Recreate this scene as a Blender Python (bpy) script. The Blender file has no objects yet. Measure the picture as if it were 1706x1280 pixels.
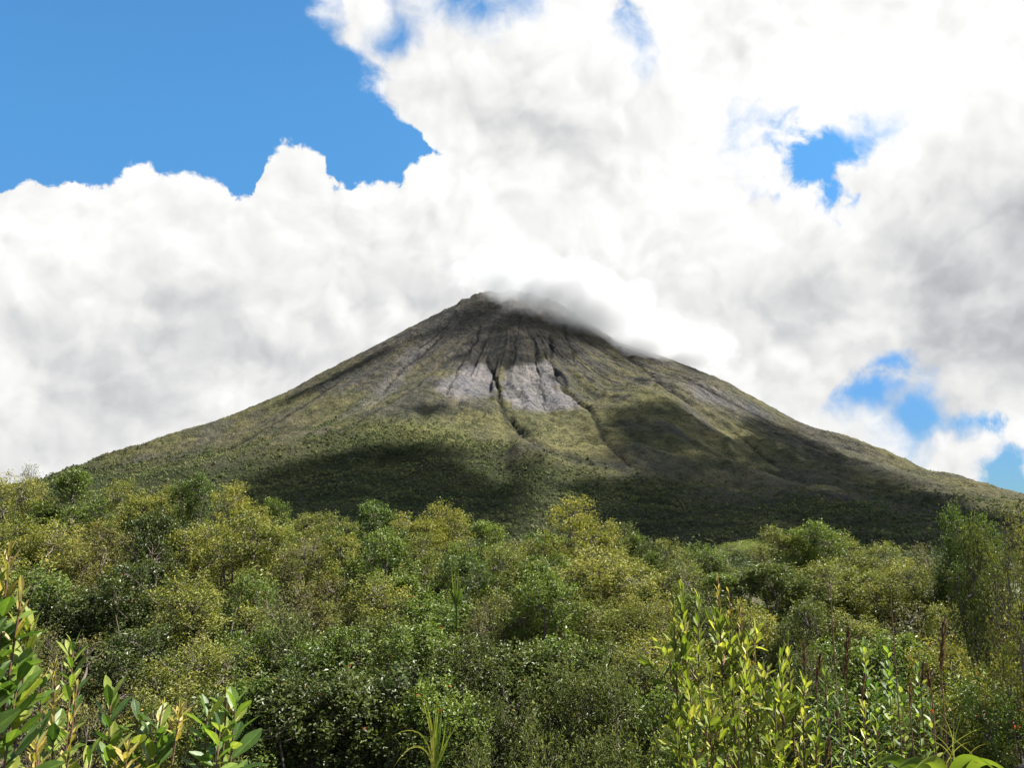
import bpy, math, random
import numpy as np
from mathutils import Vector, Matrix

SC = bpy.context.scene
COL = SC.collection
R = math.radians

# ------------------------------------------------------------------ camera
PW, PH, F = 1706.0, 1280.0, 1400.0        # picture size and focal length in its pixels
PITCH = math.atan(250.0 / F)              # true horizon near row 890
CP, SP = math.cos(PITCH), math.sin(PITCH)
cam_data = bpy.data.cameras.new('camera')
cam_data.sensor_fit = 'HORIZONTAL'
cam_data.sensor_width = 36.0
cam_data.lens = 36.0 * F / PW
cam_data.clip_start = 0.1
cam_data.clip_end = 90000.0
cam = bpy.data.objects.new('camera', cam_data)
COL.objects.link(cam)
cam.location = (0, 0, 0)
cam.rotation_euler = (math.pi / 2 + PITCH, 0, 0)
SC.camera = cam


def ray(px, py):
    u, v = (px - PW / 2) / F, (PH / 2 - py) / F
    return np.array([u, CP - v * SP, SP + v * CP])


def at(px, py, Y):
    d = ray(px, py)
    return d * (Y / d[1])


def azel(px, py):
    d = ray(px, py)
    return math.degrees(math.atan2(d[0], d[1])), math.degrees(math.atan2(d[2], math.hypot(d[0], d[1])))


def project(P):
    x, y, z = P[:, 0], P[:, 1], P[:, 2]
    f = y * CP + z * SP
    up = -y * SP + z * CP
    return PW / 2 + F * x / f, PH / 2 - F * up / f


# ------------------------------------------------------------------ sun, exposure
SUN_AZ, SUN_EL = R(88), R(55)             # azimuth clockwise from the view direction
SUN = np.array([math.sin(SUN_AZ) * math.cos(SUN_EL), math.cos(SUN_AZ) * math.cos(SUN_EL), math.sin(SUN_EL)])
sd = bpy.data.lights.new('sun', 'SUN')
sd.energy = 5.0
sd.angle = R(0.53)
sd.color = (1.0, 0.955, 0.88)
sun = bpy.data.objects.new('sun', sd)
COL.objects.link(sun)
sun.rotation_euler = Vector(SUN).to_track_quat('Z', 'Y').to_euler()
SC.view_settings.view_transform = 'Standard'
SC.view_settings.look = 'None'
SC.view_settings.gamma = 1.0
SC.view_settings.use_curve_mapping = False
SC.view_settings.exposure = 1.75
SC.render.engine = 'CYCLES'
SC.cycles.use_denoising = True
SC.cycles.max_bounces = 7
SC.cycles.diffuse_bounces = 1
SC.cycles.glossy_bounces = 2
SC.cycles.transmission_bounces = 3
SC.cycles.volume_bounces = 2
SC.cycles.transparent_max_bounces = 24
SC.cycles.use_adaptive_sampling = True
SC.cycles.adaptive_threshold = 0.02
SC.cycles.sample_clamp_indirect = 4.0


# ------------------------------------------------------------------ node helper
class G:
    """Short-hand for building node trees: every call returns an output socket."""

    def __init__(self, tree):
        self.t = tree
        self.n = tree.nodes
        self.l = tree.links

    def put(self, sock, v):
        if v is None:
            return
        if isinstance(v, bpy.types.NodeSocket):
            self.l.new(v, sock)
        else:
            if sock.type == 'RGBA' and not isinstance(v, (int, float)) and len(v) == 3:
                v = (*v, 1.0)
            sock.default_value = v

    def node(self, typ, **kw):
        nd = self.n.new(typ)
        ins = kw.pop('ins', {})
        for k, v in kw.items():
            setattr(nd, k, v)
        for k, v in ins.items():
            self.put(nd.inputs[k], v)
        return nd

    def m(self, op, a, b=None, c=None, clamp=False):
        nd = self.n.new('ShaderNodeMath')
        nd.operation = op
        nd.use_clamp = clamp
        self.put(nd.inputs[0], a)
        self.put(nd.inputs[1], b)
        self.put(nd.inputs[2], c)
        return nd.outputs[0]

    def add(self, a, b): return self.m('ADD', a, b)
    def sub(self, a, b): return self.m('SUBTRACT', a, b)
    def mul(self, a, b): return self.m('MULTIPLY', a, b)
    def div(self, a, b): return self.m('DIVIDE', a, b)
    def mx(self, a, b): return self.m('MAXIMUM', a, b)
    def mn(self, a, b): return self.m('MINIMUM', a, b)
    def mad(self, a, b, c): return self.m('MULTIPLY_ADD', a, b, c)

    def vm(self, op, a, b=None, scale=None):
        nd = self.n.new('ShaderNodeVectorMath')
        nd.operation = op
        self.put(nd.inputs[0], a)
        if b is not None:
            self.put(nd.inputs[1], b)
        if scale is not None:
            self.put(nd.inputs['Scale'], scale)
        return nd.outputs['Value'] if op in ('DOT_PRODUCT', 'LENGTH', 'DISTANCE') else nd.outputs[0]

    def smooth(self, x, lo, hi, a=0.0, b=1.0):
        nd = self.n.new('ShaderNodeMapRange')
        nd.interpolation_type = 'SMOOTHSTEP'
        for k, v in zip((0, 1, 2, 3, 4), (x, lo, hi, a, b)):
            self.put(nd.inputs[k], v)
        return nd.outputs[0]

    def noise(self, vec, scale, detail=4.0, rough=0.55, dist=0.0, out='Fac', **kw):
        nd = self.n.new('ShaderNodeTexNoise')
        for k, v in kw.items():
            setattr(nd, k, v)
        self.put(nd.inputs['Vector'], vec)
        self.put(nd.inputs['Scale'], scale)
        self.put(nd.inputs['Detail'], detail)
        self.put(nd.inputs['Roughness'], rough)
        self.put(nd.inputs['Distortion'], dist)
        return nd.outputs[out]

    def voronoi(self, vec, scale, detail=0.0, rough=0.5, feature='F1', out='Distance'):
        nd = self.n.new('ShaderNodeTexVoronoi')
        nd.feature = feature
        nd.normalize = True
        self.put(nd.inputs['Vector'], vec)
        self.put(nd.inputs['Scale'], scale)
        self.put(nd.inputs['Detail'], detail)
        self.put(nd.inputs['Roughness'], rough)
        return nd.outputs[out]

    def mix(self, f, a, b, blend='MIX'):
        nd = self.n.new('ShaderNodeMix')
        nd.data_type = 'RGBA'
        nd.blend_type = blend
        self.put(nd.inputs[0], f)
        self.put(nd.inputs[6], a)
        self.put(nd.inputs[7], b)
        return nd.outputs[2]

    def ramp(self, x, stops, interp='LINEAR'):
        nd = self.n.new('ShaderNodeValToRGB')
        cr = nd.color_ramp
        cr.interpolation = interp
        while len(cr.elements) < len(stops):
            cr.elements.new(0.5)
        for e, (p, c) in zip(cr.elements, stops):
            e.position = p
            e.color = (*c, 1.0)
        self.put(nd.inputs[0], x)
        return nd.outputs[0]

    def curve(self, x, pts):
        """pts in any range: returns the interpolated value, constant outside."""
        xs = [p[0] for p in pts]; ys = [p[1] for p in pts]
        x0, x1, y0, y1 = min(xs), max(xs), min(ys), max(ys)
        nd = self.n.new('ShaderNodeFloatCurve')
        cu = nd.mapping.curves[0]
        q = [((a - x0) / (x1 - x0), (b - y0) / (y1 - y0)) for a, b in pts]
        cu.points[0].location = q[0]
        cu.points[1].location = q[-1]
        for a in q[1:-1]:
            cu.points.new(*a)
        nd.mapping.update()
        nx = self.m('DIVIDE', self.m('SUBTRACT', x, x0), x1 - x0, clamp=True)
        self.put(nd.inputs['Value'], nx)
        return self.mad(nd.outputs[0], y1 - y0, y0)


# ------------------------------------------------------------------ world: clear sky and the cloud deck
def build_world():
    w = bpy.data.worlds.new('World')
    SC.world = w
    w.use_nodes = True
    t = w.node_tree
    t.nodes.clear()
    g = G(t)
    sky = g.node('ShaderNodeTexSky', sky_type='NISHITA', sun_disc=False, sun_elevation=SUN_EL, sun_rotation=SUN_AZ,
                 altitude=600.0, air_density=1.0, dust_density=0.35, ozone_density=2.2)
    d = g.node('ShaderNodeTexCoord').outputs['Generated']
    d = g.vm('NORMALIZE', d)
    s = g.node('ShaderNodeSeparateXYZ', ins={0: d})
    X, Y, Z = s.outputs
    az = g.mul(g.m('ARCTAN2', X, Y), 57.29578)
    el = g.mul(g.m('ARCSINE', Z), 57.29578)

    sky_c = g.mix(1.0, sky.outputs[0], g.mix(g.smooth(el, 4.0, 26.0), (0.62, 1.04, 1.46), (0.56, 1.12, 1.32)), 'MULTIPLY')
    sky_c = g.vm('SCALE', sky_c, scale=g.mul(g.smooth(el, -2.0, 30.0, 0.40, 1.0), SKY_VALUE))
    # billows: large warp of the outline, cauliflower cells, fine fray
    wn = g.node('ShaderNodeTexNoise', ins={'Vector': d, 'Scale': 7.0, 'Detail': 5.0, 'Roughness': 0.55})
    warp = g.vm('SUBTRACT', wn.outputs['Color'], (0.5, 0.5, 0.5))
    dw = g.vm('ADD', d, g.vm('SCALE', warp, scale=0.10))
    ws = g.node('ShaderNodeSeparateXYZ', ins={0: warp})
    az2 = g.mad(ws.outputs[0], 5.0, az)
    el2 = g.mad(ws.outputs[1], 4.0, el)
    puff = g.sub(0.42, g.voronoi(dw, 15.0, 2.0, 0.5))   # high at the heart of each puff
    fray = g.sub(g.noise(dw, 26.0, 6.0, 0.62), 0.5)

    def P(*pts): return [azel(x, y) for x, y in pts]
    # lower bank: its top edge as elevation over azimuth
    top = P((-150, 380), (0, 350), (60, 338), (110, 326), (160, 325), (215, 296), (250, 290), (300, 306), (345, 326), (420, 326),
            (438, 296), (452, 268), (490, 256), (530, 268), (548, 300), (600, 322), (640, 342), (665, 318), (700, 286), (740, 262),
            (780, 250), (900, 230), (1280, 262), (1320, 280), (1352, 340), (1395, 352), (1425, 296), (1480, 262),
            (1560, 240), (1850, 230))
    T1 = g.curve(az2, top)
    d1 = g.sub(T1, el2)
    # upper mass: its left edge as azimuth over elevation
    lft = [(e, a) for a, e in P((760, 262), (712, 240), (668, 214), (640, 190), (626, 160), (622, 120), (606, 96), (560, 60), (535, 40), (525, 10), (520, -60))]
    L2 = g.curve(el2, lft)
    d2 = g.mn(g.sub(az2, L2), 14.0)
    e_low = azel(853, 268)[1]
    d2 = g.mn(d2, g.sub(el2, e_low - 4.5))
    lay = g.mx(d1, d2)
    # gaps of blue
    def gap(px, py, rx, ry, ang=0.0, k=1.0):
        a, e = azel(px, py)
        u = g.sub(az2, a); v = g.sub(el2, e)
        c, s_ = math.cos(R(ang)), math.sin(R(ang))
        dx, dy = rx / F * 57.3, ry / F * 57.3
        uu = g.div(g.add(g.mul(u, c), g.mul(v, s_)), dx)
        vv = g.div(g.sub(g.mul(v, c), g.mul(u, s_)), dy)
        r = g.m('SQRT', g.add(g.mul(uu, uu), g.mul(vv, vv)))
        return g.mul(g.sub(r, 1.0), min(dx, dy) * k)
    for q in ((1352, 250, 74, 46, 0), (1368, 316, 30, 44, 0), (1045, 0, 8, 14, 20), (1476, 596, 22, 15, 0), (1466, 646, 24, 15, 10), (1530, 700, 20, 34, -30),
              (1640, 716, 50, 18, -10), (1694, 804, 30, 50, 10), (1770, 780, 44, 60, 0), (770, -14, 34, 10, 0), (650, 66, 14, 9, 30)):
        lay = g.mn(lay, gap(*q))
    # beyond the picture the deck goes on as broken cumulus
    gen = g.mul(g.sub(g.noise(d, 2.6, 5.0, 0.55), 0.50), 60.0)
    far = g.mx(g.smooth(g.m('ABSOLUTE', az), 40.0, 62.0), g.smooth(el, 40.0, 52.0))
    lay = g.add(g.mul(lay, g.sub(1.0, far)), g.mul(gen, far))
    D = g.add(lay, g.add(g.mul(puff, 3.6), g.mul(fray, 3.2)))
    D = g.add(D, 0.25)
    soft = g.smooth(g.noise(d, 5.0, 2.0, 0.5), 0.38, 0.66, 0.8, 3.0)
    # the towers at the top of the lower bank are crisp
    crisp = g.mul(g.smooth(g.m('ABSOLUTE', d1), 0.0, 5.0, 1.0, 0.0), g.smooth(az, azel(760, 0)[0] - 2, azel(760, 0)[0] + 3, 1.0, 0.0))
    soft = g.add(g.mul(soft, g.sub(1.0, crisp)), g.mul(0.42, crisp))
    alpha = g.smooth(D, 0.0, soft)

    # light in the deck: bright rims, greyer where it is thick; relief by stepping towards the sun
    toward = (float(SUN[0]) * 0.020, 0.0, float(SUN[2]) * 0.020)
    dl = g.vm('ADD', dw, toward)
    n_a = g.noise(dw, 8.0, 4.0, 0.48)
    n_b = g.noise(dl, 8.0, 4.0, 0.48)
    relief = g.add(g.mul(g.sub(n_a, n_b), 0.9), g.add(g.mul(puff, 0.10), g.mul(g.sub(puff, g.sub(0.42, g.voronoi(dl, 15.0, 2.0, 0.5))), 0.62)))
    thick = g.smooth(D, 0.4, 9.0)
    big = g.smooth(g.noise(dw, 4.6, 5.0, 0.55), 0.36, 0.66)
    grey = 0.0

    def spot(px, py, rx, ry, k):
        a, e = azel(px, py)
        u = g.div(g.sub(az2, a), rx / F * 57.3); v = g.div(g.sub(el2, e), ry / F * 57.3)
        r2 = g.add(g.mul(u, u), g.mul(v, v))
        return g.mul(g.m('EXPONENT', g.mul(r2, -1.0)), k)
    for q in ((260, 620, 420, 90, 0.13), (640, 500, 150, 70, 0.14), (1640, 610, 150, 100, 0.50), (1690, 350, 110, 120, 0.28), (1500, 470, 220, 80, 0.12),
              (900, 215, 160, 60, 0.08), (1020, 330, 120, 70, 0.08), (860, 150, 130, 60, 0.04), (1130, 400, 60, 50, 0.10), (330, 480, 160, 60, 0.10), (1330, 500, 120, 60, 0.14)):
        grey = g.add(grey, spot(*q))
    for q in ((1500, 120, 330, 110, -0.30), (1000, 60, 200, 80, -0.12), (90, 460, 120, 60, -0.14), (980, 440, 300, 130, -0.20), (1150, 330, 120, 60, -0.12)):
        grey = g.add(grey, spot(*q))
    shade = g.add(g.mul(thick, g.mad(big, 0.12, 0.03)), g.mul(grey, g.mad(big, 0.6, 0.5)))
    val = g.add(g.sub(1.02, shade), relief)
    val = g.m('MINIMUM', g.m('MAXIMUM', val, 0.42), 1.12)
    tone = g.smooth(val, 0.55, 0.95)
    ccol = g.mix(tone, (0.94, 0.965, 1.0), (1.0, 0.998, 0.99))
    ccol = g.vm('SCALE', ccol, scale=g.mul(val, CLOUD_VALUE))
    col = g.mix(alpha, sky_c, ccol)
    bg = g.node('ShaderNodeBackground', ins={'Color': col, 'Strength': SKY_STRENGTH})
    out = g.node('ShaderNodeOutputWorld')
    t.links.new(bg.outputs[0], out.inputs[0])
    w.cycles.sampling_method = 'MANUAL'
    w.cycles.sample_map_resolution = 512


SKY_STRENGTH = 0.1
SKY_VALUE = 0.50
CLOUD_VALUE = 2.74                          # radiance of a sunlit cloud over the sky strength
build_world()


# ------------------------------------------------------------------ mesh helpers
def hash2(ix, iy, seed):
    h = (ix.astype(np.int64) * 374761393 + iy.astype(np.int64) * 668265263 + seed * 1442695041) & 0xFFFFFFFF
    h = ((h ^ (h >> 13)) * 1274126177) & 0xFFFFFFFF
    h = h ^ (h >> 16)
    return (h & 0xFFFFFF) / float(0xFFFFFF)


def vnoise(x, y, seed=0):
    ix, iy = np.floor(x), np.floor(y)
    fx, fy = x - ix, y - iy
    fx = fx * fx * (3 - 2 * fx); fy = fy * fy * (3 - 2 * fy)
    a, b = hash2(ix, iy, seed), hash2(ix + 1, iy, seed)
    c, d = hash2(ix, iy + 1, seed), hash2(ix + 1, iy + 1, seed)
    return (a + (b - a) * fx) * (1 - fy) + (c + (d - c) * fx) * fy


def fbm(x, y, octv=5, seed=0, gain=0.5):
    s = 0.0; a = 1.0; t = 0.0
    for k in range(octv):
        s = s + a * vnoise(x * 2 ** k + 17.3 * k, y * 2 ** k - 9.1 * k, seed + k)
        t += a; a *= gain
    return s / t


def ss(x, lo, hi):
    t = np.clip((x - lo) / (hi - lo), 0, 1)
    return t * t * (3 - 2 * t)


def mesh_np(name, verts, faces, mat=None, attrs=None, colors=None, smooth=False):
    """faces: list of (n,k) integer arrays; attrs: {name: per-vertex floats}; colors: {name: (n,3)}."""
    me = bpy.data.meshes.new(name)
    verts = np.asarray(verts, dtype=np.float32)
    me.vertices.add(len(verts))
    me.vertices.foreach_set('co', verts.ravel())
    loops = np.concatenate([f.ravel() for f in faces]).astype(np.int32)
    tot = np.concatenate([np.full(len(f), f.shape[1]) for f in faces]).astype(np.int32)
    start = np.concatenate([[0], np.cumsum(tot)[:-1]]).astype(np.int32)
    me.loops.add(len(loops))
    me.loops.foreach_set('vertex_index', loops)
    me.polygons.add(len(tot))
    me.polygons.foreach_set('loop_start', start)
    me.polygons.foreach_set('loop_total', tot)
    me.polygons.foreach_set('use_smooth', np.full(len(tot), smooth))
    for k, v in (attrs or {}).items():
        a = me.attributes.new(k, 'FLOAT', 'POINT')
        a.data.foreach_set('value', np.asarray(v, dtype=np.float32))
    for k, v in (colors or {}).items():
        a = me.attributes.new(k, 'FLOAT_COLOR', 'POINT')
        c = np.ones((len(verts), 4), dtype=np.float32)
        c[:, :3] = v
        a.data.foreach_set('color', c.ravel())
    me.update(calc_edges=True)
    if mat is not None:
        me.materials.append(mat)
    return me


def ob(name, me, parent=None, loc=None):
    o = bpy.data.objects.new(name, me)
    COL.objects.link(o)
    if parent is not None:
        o.parent = parent
    if loc is not None:
        o.location = loc
    return o


def tag(o, label=None, cat=None, group=None, kind=None):
    for k, v in (('label', label), ('category', cat), ('group', group), ('kind', kind)):
        if v:
            o[k] = v
    return o


def thing(name, label, cat, loc, group=None):
    e = bpy.data.objects.new(name, None)
    e.empty_display_size = 0.2
    COL.objects.link(e)
    e.location = loc
    return tag(e, label, cat, group)


def new_mat(name):
    m = bpy.data.materials.new(name)
    m.use_nodes = True
    m.node_tree.nodes.clear()
    g = G(m.node_tree)
    out = g.node('ShaderNodeOutputMaterial')
    return m, g, out


def attr(g, name, out='Fac'):
    nd = g.n.new('ShaderNodeAttribute')
    nd.attribute_name = name
    return nd.outputs[out]


def bump(g, h, strength, dist):
    return g.node('ShaderNodeBump', ins={'Height': h, 'Strength': strength, 'Distance': dist}).outputs[0]


# ------------------------------------------------------------------ ground
GD = np.array([0, 1.6, 2.4, 3.5, 5, 8, 12, 20, 30, 42, 60, 120, 400, 1200, 3000, 90000.0])
GZ = np.array([-1.75, -1.75, -2.1, -3.3, -4.3, -4.9, -5.1, -4.9, -4.2, -3.4, -3.6, -8, -22, -30, -30, -30.0])


def ground_z(x, y):
    d = np.hypot(x * 0.55, np.maximum(y, 0))
    z = np.interp(d, GD, GZ)
    n = fbm(x * 0.35 + 40, y * 0.35 + 40, 4, 5) - 0.5
    # the viewpoint bank stays higher to the left and right of the hollow
    return z + n * np.interp(d, [0, 3, 8, 60, 400, 2000], [0.05, 0.3, 0.9, 1.6, 6, 8])


def build_ground():
    m, g, out = new_mat('soil_and_leaf_litter')
    tc = g.node('ShaderNodeTexCoord').outputs['Object']
    n1 = g.noise(tc, 2.2, 6, 0.6)
    n2 = g.noise(tc, 0.05, 4, 0.5)
    c = g.ramp(n1, [(0.3, (0.018, 0.014, 0.009)), (0.5, (0.05, 0.036, 0.02)), (0.62, (0.035, 0.04, 0.016)), (0.8, (0.09, 0.065, 0.035))])
    c = g.mix(g.smooth(n2, 0.45, 0.6), c, (0.03, 0.045, 0.016))
    b = g.node('ShaderNodeBsdfPrincipled', ins={'Base Color': c, 'Roughness': 0.9, 'Normal': bump(g, n1, 0.6, 0.08)})
    g.l.new(b.outputs[0], out.inputs[0])
    rr = np.concatenate([np.linspace(0.0, 60, 130), np.geomspace(62, 60000, 70)])
    th = np.linspace(0, 2 * np.pi, 181)[:-1]
    Rr, T = np.meshgrid(rr, th, indexing='ij')
    x, y = Rr * np.sin(T), Rr * np.cos(T)
    z = ground_z(x, y)
    v = np.stack([x, y, z], -1).reshape(-1, 3)
    nr, nt = Rr.shape
    i = np.arange(1, nr - 1)[:, None] * nt
    j = np.arange(nt)[None, :]
    q = np.stack([i + j, i + (j + 1) % nt, i + nt + (j + 1) % nt, i + nt + j], -1).reshape(-1, 4)
    jj = np.arange(nt)
    tri = np.stack([np.zeros(nt, int), nt + (jj + 1) % nt, nt + jj], -1)
    tri[:, 0] = 0
    o = ob('ground', mesh_np('ground', v, [q[:, ::-1], tri[:, ::-1]], m, smooth=True))
    tag(o, kind='structure')


build_ground()

# ------------------------------------------------------------------ volcano
VY, VX = 3400.0, -8.0
LEFT = [(850, 485), (802, 488), (790, 491), (740, 518), (680, 550), (600, 594), (540, 627), (490, 658), (420, 691), (350, 721), (290, 749), (220, 785), (150, 822), (60, 852), (-120, 880), (-400, 898)]
RIGHT = [(850, 485), (885, 488), (905, 495), (930, 507), (985, 543), (1030, 573), (1090, 595), (1140, 616), (1200, 644), (1250, 672), (1300, 703), (1360, 732), (1430, 768), (1500, 801), (1570, 834), (1640, 866), (1700, 892), (1850, 905), (2050, 912)]


def prof(pts):
    q = np.array([at(x, y, VY) for x, y in pts])
    return np.abs(q[:, 0] - VX), q[:, 2]


LR, LZ = prof(LEFT)
RR_, RZ = prof(RIGHT)


def volcano_z(x, y):
    dx, dy = x - VX, y - VY
    r = np.hypot(dx, dy) + 1e-6
    th = np.arctan2(dx, -dy)               # 0 towards the camera, positive to the right
    wr = ss(np.sin(th), -0.9, 0.9)
    zl = np.interp(r, LR, LZ, right=-40); zr = np.interp(r, RR_, RZ, right=-40)
    front = ss(np.cos(th), 0.0, 0.9)
    zf = np.interp(r, [0, 120, 330, 520, 760, 1000, 1250, 1500, 1750, 2000, 2300, 2700], [985, 905, 752, 615, 470, 350, 250, 170, 105, 50, 5, -40])
    z = (zl * (1 - wr) + zr * wr) * (1 - front) + zf * front
    # lava ridges and gullies that run down the slope
    u = th * 9.0
    wob = (fbm(r / 400, th * 4, 3, 31) - 0.5) * 2.0
    rid = 1 - np.abs(2 * fbm(u + wob, r / 1500, 3, 3) - 1) * 2
    fine = 1 - np.abs(2 * fbm(th * 30 + wob * 2, r / 700, 3, 9) - 1) * 2
    env = ss(r, 120, 650) * (1 - ss(r, 1600, 2400))
    amp = 1 - 0.72 * ss(np.abs(np.sin(th)), 0.86, 0.99)
    z = z + env * amp * (rid - 0.5) * 20 + env * amp * (fine - 0.5) * 7
    z = z + (fbm(x / 60, y / 60, 4, 21) - 0.5) * 22 * ss(r, 40, 500) * amp
    z = z + (fbm(x / 320, y / 320, 3, 22) - 0.5) * 60 * ss(r, 500, 1300) * amp
    z = z + (fbm(x / 26, y / 26, 3, 25) - 0.5) * 26 * (1 - ss(r, 150, 420)) + (fbm(x / 14, y / 14, 3, 26) - 0.5) * 9
    # rounded lobe left of the middle, its forested bench, and the broad rib on the right
    def lobe(px, py, Y, wx, wy, h, rot=0.0):
        c = at(px, py, Y)
        a, b = x - c[0], y - c[1]
        cr, sr = math.cos(rot), math.sin(rot)
        p, q = (a * cr + b * sr) / wx, (-a * sr + b * cr) / wy
        return h * np.exp(-(p * p + q * q))
    z = z + lobe(700, 700, 2420, 260, 240, 80)
    z = z + lobe(560, 770, 2050, 420, 200, 55, 0.25)
    z = z + lobe(1110, 700, 2500, 170, 520, 85, -0.42)
    z = z + lobe(1340, 760, 2500, 130, 620, 24, -0.7)
    z = z + lobe(960, 800, 1900, 300, 180, 22)
    return z


GULLIES = [   # picture rows and columns, half-width in px, depth in m
    ([(800, 545), (792, 570), (775, 590), (765, 612), (752, 640), (745, 655)], 2.0, 9),
    ([(812, 600), (822, 622), (830, 645), (832, 665), (842, 690), (868, 718), (890, 736), (920, 752), (960, 762), (985, 772)], 3.0, 16),
    ([(832, 680), (848, 708), (870, 728), (900, 744)], 1.6, 8),
    ([(915, 560), (918, 600), (926, 625), (940, 650), (965, 668), (985, 685), (998, 712), (1012, 738), (1035, 760), (1052, 775)], 3.0, 14),
    ([(890, 590), (898, 625), (903, 655), (908, 682)], 1.6, 8),
    ([(1000, 555), (1040, 590), (1070, 612), (1105, 642), (1135, 662), (1155, 676)], 2.6, 10),
    ([(1140, 628), (1190, 655), (1240, 680), (1290, 708), (1340, 735), (1420, 775)], 2.4, 9),
    ([(735, 560), (700, 595), (672, 612), (650, 640), (640, 655)], 2.2, 9),
    ([(760, 520), (742, 545), (700, 580)], 1.6, 6),
    ([(870, 510), (862, 560), (850, 600)], 1.6, 6),
    ([(930, 520), (948, 575), (960, 610)], 1.6, 6),
    ([(700, 640), (660, 665), (600, 700), (540, 730)], 1.6, 6),
    ([(560, 640), (500, 680), (440, 715), (380, 750)], 2.0, 8),
    ([(1200, 700), (1270, 760), (1330, 800), (1400, 840)], 2.0, 8),
]


def poly_dist(px, py, pts):
    best = np.full(px.shape, 1e9)
    for (x0, y0), (x1, y1) in zip(pts[:-1], pts[1:]):
        dx, dy = x1 - x0, y1 - y0
        t = np.clip(((px - x0) * dx + (py - y0) * dy) / (dx * dx + dy * dy), 0, 1)
        best = np.minimum(best, np.hypot(px - x0 - t * dx, py - y0 - t * dy))
    return best


def inside(px, py, poly):
    r = np.zeros(px.shape, bool)
    n = len(poly)
    for i in range(n):
        (x0, y0), (x1, y1) = poly[i], poly[(i + 1) % n]
        c = ((y0 > py) != (y1 > py)) & (px < (x1 - x0) * (py - y0) / (y1 - y0 + 1e-9) + x0)
        r ^= c
    return r


def soft_poly(px, py, poly, w):
    d = poly_dist(px, py, poly + [poly[0]])
    d = np.where(inside(px, py, poly), d, -d)
    return ss(d, -w, w)


def forest_line(px):
    """row below which the slope carries closed forest"""
    return np.interp(px, [0, 180, 300, 430, 520, 640, 700, 760, 850, 950, 1050, 1130, 1250, 1400, 1550, 1700], [760, 772, 755, 742, 728, 708, 712, 722, 748, 772, 786, 800, 822, 828, 835, 845])


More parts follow.
